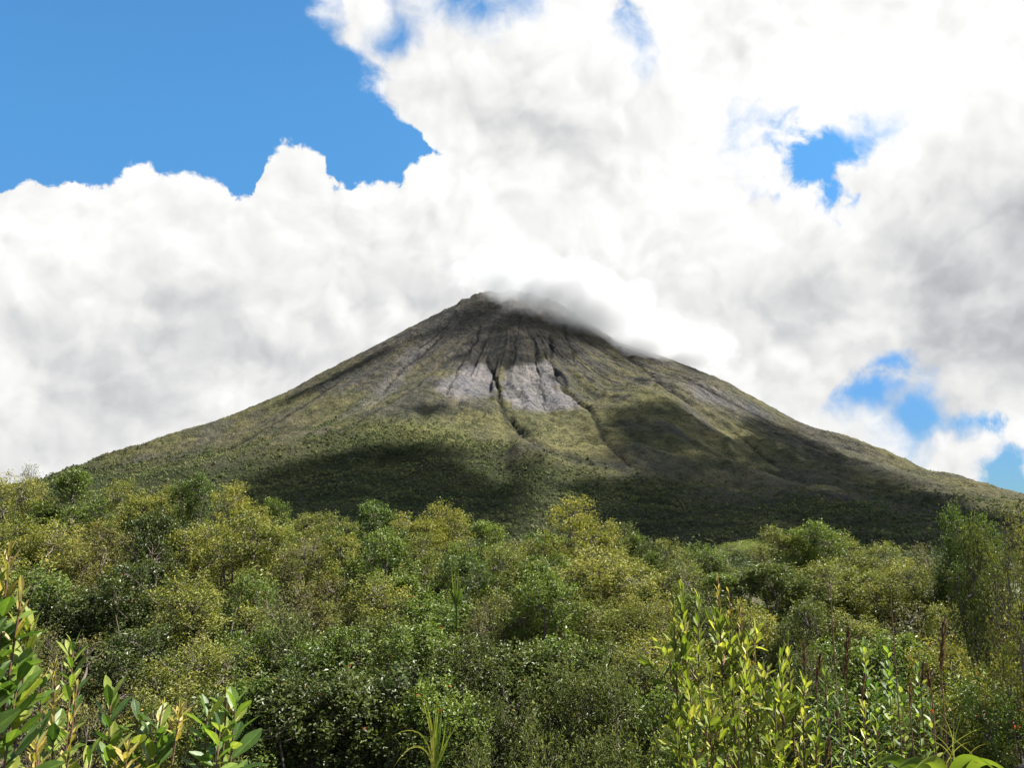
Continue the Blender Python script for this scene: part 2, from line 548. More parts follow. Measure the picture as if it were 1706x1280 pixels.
def build_volcano():
    m, g, out = new_mat('volcano_slope')
    tc = g.node('ShaderNodeTexCoord').outputs['Object']
    c = attr(g, 'ground_colour', 'Color')
    n1 = g.noise(tc, 0.035, 8, 0.65)
    n2 = g.noise(tc, 0.008, 5, 0.55)
    n3 = g.noise(tc, 0.16, 4, 0.7)
    c = g.mix(1.0, c, g.ramp(n1, [(0.28, (0.40, 0.41, 0.42)), (0.5, (1.0, 1.0, 1.0)), (0.72, (1.6, 1.52, 1.38))]), 'MULTIPLY')
    c = g.mix(1.0, c, g.ramp(n3, [(0.32, (0.55, 0.57, 0.55)), (0.5, (1.0, 1.0, 1.0)), (0.7, (1.45, 1.4, 1.3))]), 'MULTIPLY')
    c = g.mix(1.0, c, g.ramp(n2, [(0.3, (0.7, 0.74, 0.78)), (0.7, (1.2, 1.15, 1.05))]), 'MULTIPLY')
    b = g.node('ShaderNodeBsdfPrincipled', ins={'Base Color': c, 'Roughness': 0.95, 'Specular IOR Level': 0.1, 'Normal': bump(g, g.add(n1, g.mul(n3, 0.3)), 0.9, 22.0)})
    g.l.new(b.outputs[0], out.inputs[0])
    rr = np.concatenate([np.linspace(0.5, 1500, 250), np.linspace(1508, 2900, 110)])
    tf = np.linspace(-1.75, 1.75, 720)
    tb = np.linspace(1.75, 2 * np.pi - 1.75, 60)[1:-1]
    th = np.concatenate([tf, tb])
    Rr, T = np.meshgrid(rr, th, indexing='ij')
    x = VX + Rr * np.sin(T); y = VY - Rr * np.cos(T)
    z = volcano_z(x, y)
    v = np.stack([x, y, z], -1).reshape(-1, 3)
    px, py = project(v)
    jx = (fbm(v[:, 0] / 45, v[:, 1] / 45, 3, 51) - 0.5) * 22
    jy = (fbm(v[:, 0] / 45, v[:, 1] / 45, 3, 61) - 0.5) * 16
    jf = (vnoise(v[:, 0] / 9, v[:, 1] / 9, 63) - 0.5)
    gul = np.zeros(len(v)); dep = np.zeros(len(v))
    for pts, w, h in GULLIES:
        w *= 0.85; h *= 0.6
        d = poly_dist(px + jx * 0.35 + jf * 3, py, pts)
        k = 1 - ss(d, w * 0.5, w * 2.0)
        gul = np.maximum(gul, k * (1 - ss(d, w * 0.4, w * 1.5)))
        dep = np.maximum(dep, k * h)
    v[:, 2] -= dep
    # colours of the cover: ash rock, grass, scree, forest floor, plus some painted shade
    X, Yq = px + jx, py + jy
    r = np.hypot(v[:, 0] - VX, v[:, 1] - VY)
    thv = np.arctan2(v[:, 0] - VX, -(v[:, 1] - VY))
    streak = fbm(thv * 46, r / 260, 4, 71)
    patch = fbm(v[:, 0] / 130, v[:, 1] / 130, 4, 73)
    rock = np.array([0.058, 0.056, 0.053]); brown = np.array([0.074, 0.066, 0.045]); grass = np.array([0.100, 0.097, 0.045])  # rock and brown also darkened to carry shade on the upper cone
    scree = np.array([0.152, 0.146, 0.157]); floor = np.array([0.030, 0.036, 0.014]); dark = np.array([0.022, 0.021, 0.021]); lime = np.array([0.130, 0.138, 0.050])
    def mixc(c, k, f): return c * (1 - f[:, None]) + k * f[:, None]
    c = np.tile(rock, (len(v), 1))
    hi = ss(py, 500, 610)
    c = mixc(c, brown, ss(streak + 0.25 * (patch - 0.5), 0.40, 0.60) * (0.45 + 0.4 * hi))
    gr = ss(py + 90 * (patch - 0.5) + 60 * (streak - 0.5), 585, 690) * (0.35 + 0.65 * ss(patch, 0.35, 0.6))
    c = mixc(c, grass, gr * 0.9)
    c = mixc(c, grass, soft_poly(X, Yq, [(940, 560), (1010, 570), (1140, 650), (1150, 700), (1000, 690), (950, 640)], 22) * 0.55 * ss(streak, 0.35, 0.6))
    c = mixc(c, grass * 1.12, soft_poly(X, Yq, [(765, 690), (850, 690), (1000, 690), (1040, 720), (1010, 745), (930, 755), (860, 740), (770, 715)], 12) * 0.9)
    c = mixc(c, lime, soft_poly(X, Yq, [(560, 745), (640, 705), (720, 700), (780, 715), (800, 745), (700, 760)], 16) * 0.7)
    c = mixc(c, rock * 0.95, soft_poly(X, Yq, [(1140, 600), (1300, 690), (1560, 800), (1600, 835), (1350, 760), (1150, 670)], 16) * 0.6)  # soft shade of the right flank, put into the colour as rock tone
    sc = soft_poly(X * 1.0 + jf * 6, Yq, [(728, 652), (745, 628), (790, 608), (812, 606), (828, 636), (822, 662), (770, 664), (745, 664)], 7)
    sc = np.maximum(sc, soft_poly(X + jf * 6, py + jy * 0.5, [(838, 640), (850, 612), (912, 600), (928, 640), (972, 680), (900, 686), (852, 680), (838, 660)], 5))
    c = mixc(c, scree, sc * (0.72 + 0.28 * ss(streak, 0.3, 0.6)))
    sc2 = soft_poly(X, Yq, [(735, 650), (760, 600), (800, 560), (915, 560), (930, 640), (830, 640), (760, 660)], 18) * ss(streak, 0.42, 0.62) * 0.5
    c = mixc(c, scree * 0.6, sc2 * 0.35)
    for poly, k in (([(560, 700), (600, 672), (650, 625), (690, 590), (690, 605), (655, 655), (620, 680)], 0.65), ([(660, 600), (720, 560), (730, 570), (680, 605)], 0.5),
                    ([(1130, 640), (1170, 668), (1260, 695), (1290, 700), (1230, 662), (1170, 640)], 0.75), ([(1060, 600), (1120, 640), (1150, 672), (1135, 660), (1085, 625)], 0.4)):
        c = mixc(c, scree * 0.8, soft_poly(X, Yq, poly, 8) * k * (0.5 + 0.5 * ss(streak, 0.35, 0.6)))
    rub = soft_poly(X, Yq, [(860, 728), (900, 742), (960, 758), (1060, 776), (1040, 784), (950, 770), (890, 748)], 5)
    c = mixc(c, rock * 0.9, rub * 0.8)
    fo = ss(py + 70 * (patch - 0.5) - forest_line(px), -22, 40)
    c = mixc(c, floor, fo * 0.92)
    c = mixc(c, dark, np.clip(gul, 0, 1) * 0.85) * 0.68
    nr, nt = Rr.shape
    i = np.arange(nr - 1)[:, None] * nt
    j = np.arange(nt)[None, :]
    q = np.stack([i + j, i + nt + j, i + nt + (j + 1) % nt, i + (j + 1) % nt], -1).reshape(-1, 4)
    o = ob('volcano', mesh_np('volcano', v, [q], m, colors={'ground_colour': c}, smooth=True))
    tag(o, kind='structure')
    return v, px, py, fo, r


VOLC = build_volcano()


# far forest and scrub on the slope: one mass that nobody could count
def build_slope_forest():
    v, px, py, fo, r = VOLC
    rng = np.random.default_rng(4)
    m, g, out = new_mat('distant_foliage')
    t = attr(g, 'tint')
    c = g.ramp(t, [(0.0, (0.034, 0.050, 0.019)), (0.45, (0.070, 0.088, 0.030)), (0.75, (0.120, 0.132, 0.042)), (1.0, (0.17, 0.16, 0.06))])
    b = g.node('ShaderNodeBsdfPrincipled', ins={'Base Color': c, 'Roughness': 0.8, 'Specular IOR Level': 0.2})
    tr = g.node('ShaderNodeBsdfTranslucent', ins={'Color': c})
    mx = g.node('ShaderNodeMixShader', ins={0: 0.25, 1: b.outputs[0], 2: tr.outputs[0]})
    g.l.new(mx.outputs[0], out.inputs[0])
    vis = (px > -60) & (px < 1770) & (py < 960) & (py > 560) & (v[:, 1] < VY - 80)
    dist = v[:, 1]
    # pick by area: polar cells grow with r
    n_forest, n_scrub = 40000, 12000
    w = fo * vis * r * np.interp(dist, [1000, 1500, 3400], [0.6, 1.0, 0.55])
    a = rng.choice(len(v), n_forest, p=w / w.sum())
    zone = ss(py - forest_line(px), -90, -10) * (1 - fo) * vis * r * (0.15 + ss(fbm(v[:, 0] / 90, v[:, 1] / 90, 3, 81), 0.45, 0.65))
    s = rng.choice(len(v), n_scrub, p=zone / zone.sum())
    idx = np.concatenate([a, s])
    n = len(idx)
    size = np.concatenate([rng.uniform(3.0, 7.5, n_forest) * (0.8 + 0.5 * rng.random(n_forest) ** 4) * np.interp(dist[a], [1200, 2400], [0.75, 1.0]), rng.uniform(1.2, 3.6, n_scrub)])
    cen = v[idx] + rng.normal(0, 3.0, (n, 3)) * [1, 1, 0]
    cen[:, 2] += size * 0.35
    tint = np.clip(rng.normal(0.45, 0.16, n) + 1.1 * (fbm(cen[:, 0] / 120, cen[:, 1] / 120, 3, 91) - 0.5), 0, 1)
    # each tree: a ragged tuft of facets spread over a dome
    K = 12
    u = rng.normal(0, 1, (n, K, 3)); u /= np.linalg.norm(u, axis=2, keepdims=True)
    u[:, :, 2] = np.abs(u[:, :, 2]) * 1.0 - 0.15
    rad = rng.uniform(0.55, 1.05, (n, K, 1)) * size[:, None, None] * 0.62
    p = cen[:, None, :] + u * rad * [1, 1, 1.15]
    t1 = np.cross(u, rng.normal(0, 1, (n, K, 3))); t1 /= np.linalg.norm(t1, axis=2, keepdims=True) + 1e-9
    t2 = np.cross(u, t1)
    h = size[:, None, None] * rng.uniform(0.22, 0.42, (n, K, 1))
    A = p + t1 * h; B = p - t1 * h * 0.6 + t2 * h * 0.9; C = p - t1 * h * 0.6 - t2 * h * 0.9
    V = np.stack([A, B, C], 2).reshape(-1, 3)
    Fc = np.arange(len(V)).reshape(-1, 3)
    tt = np.clip(np.repeat(tint, K) + rng.normal(0, 0.10, n * K), 0, 1)
    o = ob('slope_forest', mesh_np('slope_forest', V, [Fc], m, attrs={'tint': np.repeat(tt, 3)}))
    tag(o, 'dark green forest and scrub covering the lower volcano slope', 'forest', kind='stuff')


build_slope_forest()


# cumulus overhead, above the picture, that throw the shade on the slope
def build_clouds():
    m, g, out = new_mat('cloud_white')
    b = g.node('ShaderNodeBsdfDiffuse', ins={'Color': (0.85, 0.86, 0.88, 1)})
    tr = g.node('ShaderNodeBsdfTranslucent', ins={'Color': (0.8, 0.82, 0.86, 1)})
    mx = g.node('ShaderNodeMixShader', ins={0: 0.35, 1: b.outputs[0], 2: tr.outputs[0]})
    tp = g.node('ShaderNodeBsdfTransparent')          # thin puffs let part of the sun through
    mx2 = g.node('ShaderNodeMixShader', ins={0: 0.61, 1: mx.outputs[0], 2: tp.outputs[0]})
    g.l.new(mx2.outputs[0], out.inputs[0])
    v, px, py, fo, r = VOLC
    rng = np.random.default_rng(8)
    polys = SHADE
    bm_v, bm_f = [], []
    import bmesh
    bm = bmesh.new()
    bmesh.ops.create_icosphere(bm, subdivisions=3, radius=1.0)
    sv = np.array([q.co[:] for q in bm.verts]); sf = np.array([[q.index for q in f.verts] for f in bm.faces])
    bm.free()
    off = 0
    H = 4300.0
    front = (v[:, 1] < VY + 50)
    for poly, rad, *gap_ in polys:
        gap = gap_[0] if gap_ else 0.8
        k = np.nonzero(inside(px, py, poly) & front)[0]
        k = k[poly_dist(px[k], py[k], poly + [poly[0]]) > 0.55 * rad / 2.3]
        if len(k) == 0:
            continue
        pts = v[k]
        # puffs spread evenly over the shaded ground
        take = []
        order = rng.permutation(len(k))
        for i in order:
            if all(np.hypot(*(pts[i, :2] - pts[j, :2])) > rad * gap for j in take):
                take.append(i)
            if len(take) > 420:
                break
        for i in take:
            c = pts[i] + SUN * ((H + rng.uniform(-40, 40) - pts[i, 2]) / SUN[2])
            s = rad * rng.uniform(0.75, 1.1)
            nrm = sv
            bumpy = 1 + 0.45 * (fbm(nrm[:, 0] * 2.3 + off, nrm[:, 1] * 2.3 + nrm[:, 2] * 1.7, 4, 13) - 0.5)
            q = sv * bumpy[:, None] * [s, s, s * 0.5] + c
            bm_v.append(q); bm_f.append(sf + off); off += len(sv)
    o = ob('clouds', mesh_np('clouds', np.concatenate(bm_v), [np.concatenate(bm_f)], m, smooth=True))
    tag(o, 'white cumulus puffs drifting high above the volcano', 'clouds', kind='stuff')


SHADE = [   # shaded areas on the slope (picture outline), puff radius in m
    ([(1000, 690), (1050, 668), (1090, 655), (1130, 668), (1200, 705), (1290, 740), (1400, 785), (1500, 812), (1640, 846), (1700, 940), (1000, 940), (1000, 800), (1060, 780), (1000, 740)], 75),
    ([(420, 790), (480, 765), (560, 752), (640, 742), (700, 735), (750, 748), (770, 775), (840, 800), (900, 806), (1000, 800), (1000, 830), (880, 826), (840, 900), (640, 930), (380, 900)], 45),
    ([(680, 680), (700, 668), (740, 668), (760, 682), (730, 696), (690, 694)], 26),
    ([(290, 742), (420, 684), (520, 638), (640, 576), (710, 538), (700, 560), (600, 618), (500, 668), (400, 708)], 34),
    ([(738, 606), (775, 560), (900, 552), (990, 582), (962, 604), (900, 607), (830, 620), (775, 606)], 34, 1.3),
    ([(1260, 682), (1330, 716), (1450, 770), (1560, 815), (1680, 860), (1680, 890), (1500, 860), (1300, 780), (1230, 715)], 60),
]
build_clouds()


# woods on the plain between the near trees and the volcano, seen only as tops
def build_valley_forest():
    rng = np.random.default_rng(14)
    n, K = 1900, 130
    y = np.exp(rng.uniform(math.log(62), math.log(1500), n))
    x = (rng.random(n) - 0.5) * 1.55 * y
    z = np.maximum(ground_z(x, y), volcano_z(x, y))
    size = rng.uniform(2.0, 3.2, n) * np.interp(y, [60, 200, 1500], [0.6, 1.2, 2.2])
    cen = np.stack([x, y, z + size * 0.9], -1)
    u = rng.normal(0, 1, (n, K, 3)); u /= np.linalg.norm(u, axis=2, keepdims=True)
    p = cen[:, None, :] + u * rng.uniform(0.55, 1.05, (n, K, 1)) * size[:, None, None] * [1, 1, 1.05]
    a = rng.normal(0, 1, (n, K, 3)); a /= np.linalg.norm(a, axis=2, keepdims=True)
    b = np.cross(a, u + 0.3)
    h = size[:, None, None] * rng.uniform(0.05, 0.10, (n, K, 1))
    V = np.stack([p + a * h, p - a * h * 0.5 + b * h, p - a * h * 0.5 - b * h], 2).reshape(-1, 3)
    tint = np.clip(np.repeat(rng.normal(0.22, 0.12, n), K) + rng.normal(0, 0.1, n * K), 0, 1)  # low mean tint: shade over these woods, put into the leaf colour
    o = ob('valley_forest', mesh_np('valley_forest', V, [np.arange(len(V)).reshape(-1, 3)], bpy.data.materials['distant_foliage'], attrs={'tint': np.repeat(tint, 3)}))
    tag(o, 'green treetops of the woods between the near forest and the volcano', 'forest', kind='stuff')


build_valley_forest()


# ------------------------------------------------------------------ foliage
def unit(a):
    return a / (np.linalg.norm(a, axis=-1, keepdims=True) + 1e-9)


class MB:
    """Collects tubes and leaves for one mesh."""

    def __init__(self):
        self.v, self.f3, self.f4, self.t, self.n = [], [], [], [], 0

    def tube(self, pts, radii, sides=5, tint=0.5):
        pts = np.asarray(pts, float); radii = np.asarray(radii, float)
        d = unit(np.gradient(pts, axis=0))
        ref = np.array([0.31, 0.17, 0.93]) if abs(d[0][2]) < 0.85 else np.array([1.0, 0.2, 0.1])
        a = unit(np.cross(d, ref)); b = np.cross(d, a)
        ang = np.linspace(0, 2 * np.pi, sides, endpoint=False)
        ring = a[:, None, :] * np.cos(ang)[None, :, None] + b[:, None, :] * np.sin(ang)[None, :, None]
        v = pts[:, None, :] + ring * radii[:, None, None]
        n = len(pts)
        i = np.arange(n - 1)[:, None] * sides; j = np.arange(sides)[None, :]
        q = np.stack([i + j, i + (j + 1) % sides, i + sides + (j + 1) % sides, i + sides + j], -1).reshape(-1, 4)
        self.v.append(v.reshape(-1, 3)); self.f4.append(q + self.n); self.t.append(np.full(n * sides, tint)); self.n += n * sides

    def leaves(self, base, d, nrm, L, W, tint, shape=(0.45, 0.8), fold=0.25, droop=0.12):
        """Leaf blades of six points folded along the midrib; shape = where the two shoulders sit."""
        k = len(base)
        d = unit(d); side = unit(np.cross(d, nrm)); nn = np.cross(side, d)
        L = np.broadcast_to(L, (k,))[:, None]; W = np.broadcast_to(W, (k,))[:, None]
        s0, s1 = shape
        up0, up1 = nn * W * fold, nn * (W * fold * 0.8 - L * droop * 0.4)
        b = base
        tip = base + d * L - nn * L * droop
        l0 = base + d * L * s0 + side * W * 0.5 + up0; r0 = base + d * L * s0 - side * W * 0.5 + up0
        l1 = base + d * L * s1 + side * W * 0.40 + up1; r1 = base + d * L * s1 - side * W * 0.40 + up1
        v = np.stack([b, r0, r1, tip, l1, l0], 1)
        o = self.n + np.arange(k)[:, None] * 6
        self.f4.append(np.concatenate([o + [0, 1, 2, 3], o + [0, 3, 4, 5]]))
        self.v.append(v.reshape(-1, 3)); self.t.append(np.repeat(np.broadcast_to(tint, (k,)), 6)); self.n += k * 6

    def mesh(self, name, mat, smooth=False):
        f = [np.concatenate(x) for x in (self.f3, self.f4) if x]
        return mesh_np(name, np.concatenate(self.v), f, mat, attrs={'tint': np.concatenate(self.t)}, smooth=smooth)


def leaf_mat(name, stops, trans=0.32, rough=0.36, spec=0.3, rnd=0.15, warm=(1.12, 1.2, 0.55), grain=0.0):
    """Colour by leaf (tint), a little by plant; light passes through the blade."""
    m, g, out = new_mat(name)
    t = attr(g, 'tint')
    rn = g.node('ShaderNodeObjectInfo').outputs['Random']
    t2 = g.add(t, g.mul(g.sub(rn, 0.5), rnd * 2))
    c = g.ramp(t2, stops)
    if grain:
        tc = g.node('ShaderNodeTexCoord').outputs['Object']
        nz = g.noise(tc, grain, 4, 0.6)
        c = g.mix(1.0, c, g.ramp(nz, [(0.3, (0.72, 0.74, 0.7)), (0.7, (1.2, 1.18, 1.1))]), 'MULTIPLY')
        wc = g.node('ShaderNodeNewGeometry').outputs['Position']
        c = g.mix(g.smooth(g.noise(wc, 38.0, 3, 0.6), 0.66, 0.72, 0.0, 0.75), c, (0.10, 0.062, 0.022))   # browned spots
    b = g.node('ShaderNodeBsdfPrincipled', ins={'Base Color': c, 'Roughness': rough, 'Specular IOR Level': spec})
    tr = g.node('ShaderNodeBsdfTranslucent', ins={'Color': g.mix(1.0, c, (*warm, 1.0), 'MULTIPLY')})
    tr.inputs[0].default_value = (1, 1, 1, 1)
    mx = g.node('ShaderNodeMixShader', ins={0: trans, 1: b.outputs[0], 2: tr.outputs[0]})
    g.l.new(mx.outputs[0], out.inputs[0])
    return m


def bark_mat(name, c0, c1):
    m, g, out = new_mat(name)
    tc = g.node('ShaderNodeTexCoord').outputs['Object']
    n = g.noise(tc, 14.0, 5, 0.6)
    c = g.ramp(n, [(0.3, c0), (0.7, c1)])
    b = g.node('ShaderNodeBsdfPrincipled', ins={'Base Color': c, 'Roughness': 0.85, 'Normal': bump(g, n, 0.5, 0.01)})
    g.l.new(b.outputs[0], out.inputs[0])
    return m


BARK = bark_mat('bark_grey_brown', (0.034, 0.025, 0.018), (0.15, 0.12, 0.09))
STEM = bark_mat('stem_red_brown', (0.06, 0.028, 0.016), (0.15, 0.075, 0.04))
LEAF = {
    'olive': leaf_mat('leaf_olive_yellow', [(0.0, (0.050, 0.078, 0.016)), (0.35, (0.116, 0.130, 0.024)), (0.65, (0.212, 0.208, 0.040)), (0.88, (0.325, 0.278, 0.058)), (1.0, (0.32, 0.16, 0.04))], rough=0.5),
    'green': leaf_mat('leaf_fresh_green', [(0.0, (0.026, 0.048, 0.011)), (0.4, (0.080, 0.116, 0.021)), (0.75, (0.155, 0.198, 0.034)), (0.96, (0.24, 0.25, 0.05)), (1.0, (0.30, 0.08, 0.02))], rough=0.45, spec=0.32),
    'dark': leaf_mat('leaf_dark_green', [(0.0, (0.022, 0.034, 0.010)), (0.5, (0.066, 0.086, 0.020)), (0.9, (0.132, 0.152, 0.034)), (1.0, (0.18, 0.05, 0.02))], rough=0.42, trans=0.28, spec=0.3),
    'grey': leaf_mat('leaf_grey_green', [(0.0, (0.034, 0.044, 0.014)), (0.5, (0.088, 0.104, 0.028)), (0.85, (0.175, 0.185, 0.050)), (1.0, (0.32, 0.27, 0.10))], rough=0.46),
    'brown': leaf_mat('leaf_brown_sparse', [(0.0, (0.046, 0.050, 0.017)), (0.45, (0.120, 0.118, 0.032)), (0.8, (0.215, 0.190, 0.050)), (1.0, (0.26, 0.13, 0.035))], rough=0.5),
}


def make_tree(seed, kind):
    """One tree about 4.6 m tall on z = 0: trunk mesh with limbs and twigs, crown mesh of single leaves."""
    P = dict(olive=dict(H=4.6, R=1.35, base=0.14, tips=400, per=44, L=0.063, W=0.027, up=0.6, stems=5, lobes=15, tmean=0.55),
             green=dict(H=4.6, R=1.25, base=0.12, tips=360, per=44, L=0.068, W=0.036, up=0.35, stems=3, lobes=15, tmean=0.50),
             dark=dict(H=4.6, R=1.20, base=0.08, tips=360, per=44, L=0.068, W=0.036, up=0.3, stems=3, lobes=14, tmean=0.48),
             grey=dict(H=3.6, R=1.20, base=0.05, tips=400, per=44, L=0.070, W=0.021, up=0.7, stems=8, lobes=16, tmean=0.52),
             umbrella=dict(H=4.6, R=1.70, base=0.62, tips=340, per=40, L=0.050, W=0.022, up=0.15, stems=2, lobes=11, tmean=0.6),
             brown=dict(H=4.4, R=1.30, base=0.20, tips=360, per=26, L=0.058, W=0.022, up=0.65, stems=7, lobes=14, tmean=0.5))[kind]
    rng = np.random.default_rng(seed)
    H, Rr = P['H'], P['R']
    zb = H * P['base']
    # a crown of lobes: each lobe a billow, so the outline is uneven and gaps stay between
    nl = P['lobes']
    ang = np.arange(nl) * 2.399 + rng.uniform(0, 6)
    hz = np.linspace(0.08, 0.88, nl) + rng.normal(0, 0.06, nl)
    taper = np.interp(hz, [0, 0.35, 0.7, 1.0], [0.75, 1.0, 0.8, 0.25])
    if kind == 'umbrella':                 # flat spreading tiers
        hz = rng.uniform(0.55, 0.95, nl); taper = np.full(nl, 1.0)
    off = Rr * rng.uniform(0.45, 0.85, nl) * taper
    lc = np.stack([np.cos(ang) * off, np.sin(ang) * off, zb + hz * (H - zb)], -1)
    lr = Rr * rng.uniform(0.24, 0.46, nl)
    lc[-1, :2] *= 0.3
    tr, br, cr = MB(), MB(), MB()
    ns = P['stems']
    roots = []
    for k in range(ns):
        a = k * 2 * np.pi / ns + rng.uniform(0, 1)
        foot = np.array([math.cos(a), math.sin(a), 0]) * (0.10 if ns < 4 else 0.28) * rng.uniform(0.4, 1)
        topz = H * rng.uniform(0.72, 0.9)
        lean = np.array([math.cos(a), math.sin(a), 0]) * Rr * rng.uniform(0.1, 0.45)
        n = 7
        s = np.linspace(0, 1, n)[:, None]
        pts = foot + lean * s ** 1.3 + np.array([0, 0, topz]) * s + rng.normal(0, 0.05, (n, 3)) * s
        pts[0, 2] = -0.5
        r0 = (0.075 if ns < 4 else 0.045) * rng.uniform(0.8, 1.2)
        tr.tube(pts, r0 * (1 - 0.8 * s[:, 0]), 6, 0.5)
        roots.append(pts)
    allr = np.concatenate([r[2:] for r in roots])
    limbs = [allr]
    for c, q in zip(lc, lr):
        b = allr[np.argmin(np.linalg.norm(allr - (c - [0, 0, q * 1.1]), axis=1))]
        n = 5
        s = np.linspace(0, 1, n)[:, None]
        pts = b + (c - b) * s + np.array([0, 0, 0.10]) * np.sin(s * np.pi) * -1 + rng.normal(0, 0.04, (n, 3)) * s
        br.tube(pts, 0.032 * (1 - 0.75 * s[:, 0]), 5, 0.5)
        limbs.append(pts)
    limbs = np.concatenate(limbs)
    # twig tips on the shell of each lobe
    nt = P['tips']
    li = rng.choice(nl, nt, p=lr ** 2 / (lr ** 2).sum())
    u = unit(rng.normal(0, 1, (nt, 3)) + [0, 0, 0.35])
    rad = lr[li] * rng.uniform(0.45, 1.12, nt) ** 0.6
    tips = lc[li] + u * rad[:, None] * [1, 1, 0.42 if kind == 'umbrella' else 1.35]
    tips[:, 2] = np.maximum(tips[:, 2], 0.15)
    up = np.array([0, 0, 1.0])
    for t_, c in zip(tips, lc[li]):
        j = np.argmin(np.linalg.norm(limbs - (0.5 * t_ + 0.5 * c - [0, 0, 0.2]), axis=1))
        b = limbs[j]
        mid = (b + t_) * 0.5 + rng.normal(0, 0.05, 3) - [0, 0, 0.04]
        br.tube([b, mid, t_], [0.009, 0.006, 0.002], 3, 0.7)
    per = P['per']
    N = nt * per
    ti = np.repeat(np.arange(nt), per)
    out = unit(tips - (lc[li] * 0.6 + np.array([0, 0, zb + 0.3 * (H - zb)]) * 0.4))
    axis = unit(out * (1 - P['up']) + up * P['up'] + rng.normal(0, 0.25, (nt, 3)))
    s = rng.uniform(-0.30, 0.06, N)
    spread = rng.normal(0, 0.055, (N, 3)) * (1 + 1.6 * (0.06 - s))[:, None]
    base = tips[ti] + axis[ti] * s[:, None] + spread
    d = unit(axis[ti] * rng.uniform(0.2, 0.9, N)[:, None] + unit(rng.normal(0, 1, (N, 3))) * 0.85)
    nrm = unit(up * 0.75 + out[ti] * 0.3 + rng.normal(0, 0.45, (N, 3)))
    hrel = np.clip((base[:, 2] - zb) / (H - zb), 0, 1)
    new = ss(s, -0.06, 0.06)               # young leaves at the twig ends
    tint = P['tmean'] - 0.16 + 0.20 * new + 0.10 * (hrel - 0.5) + rng.normal(0, 0.10, N) + rng.normal(0, 0.07, nt)[ti]
    tint = np.clip(tint, 0, 0.90)
    tint[rng.random(N) < 0.006] = 1.0
    sz = rng.uniform(0.65, 1.25, N)
    cr.leaves(base, d, nrm, P['L'] * sz, P['W'] * sz * rng.uniform(0.8, 1.2, N), tint)
    allv = np.concatenate(cr.v)
    top = float(np.percentile(allv[:, 2], 99.6)); wide = float(np.percentile(np.hypot(allv[:, 0], allv[:, 1]), 96))
    return (tr.mesh(kind + '_trunk', BARK), br.mesh(kind + '_branches', BARK)), cr.mesh(kind + '_crown', LEAF['green' if kind == 'umbrella' else kind]), top, wide


PROTO = {}
for k_, seeds in (('olive', (11, 12, 13, 14)), ('green', (21, 22, 23)), ('dark', (31, 32)), ('grey', (41, 42, 43)), ('brown', (51, 52)), ('umbrella', (61,))):
    PROTO[k_] = [make_tree(s_, k_) for s_ in seeds]

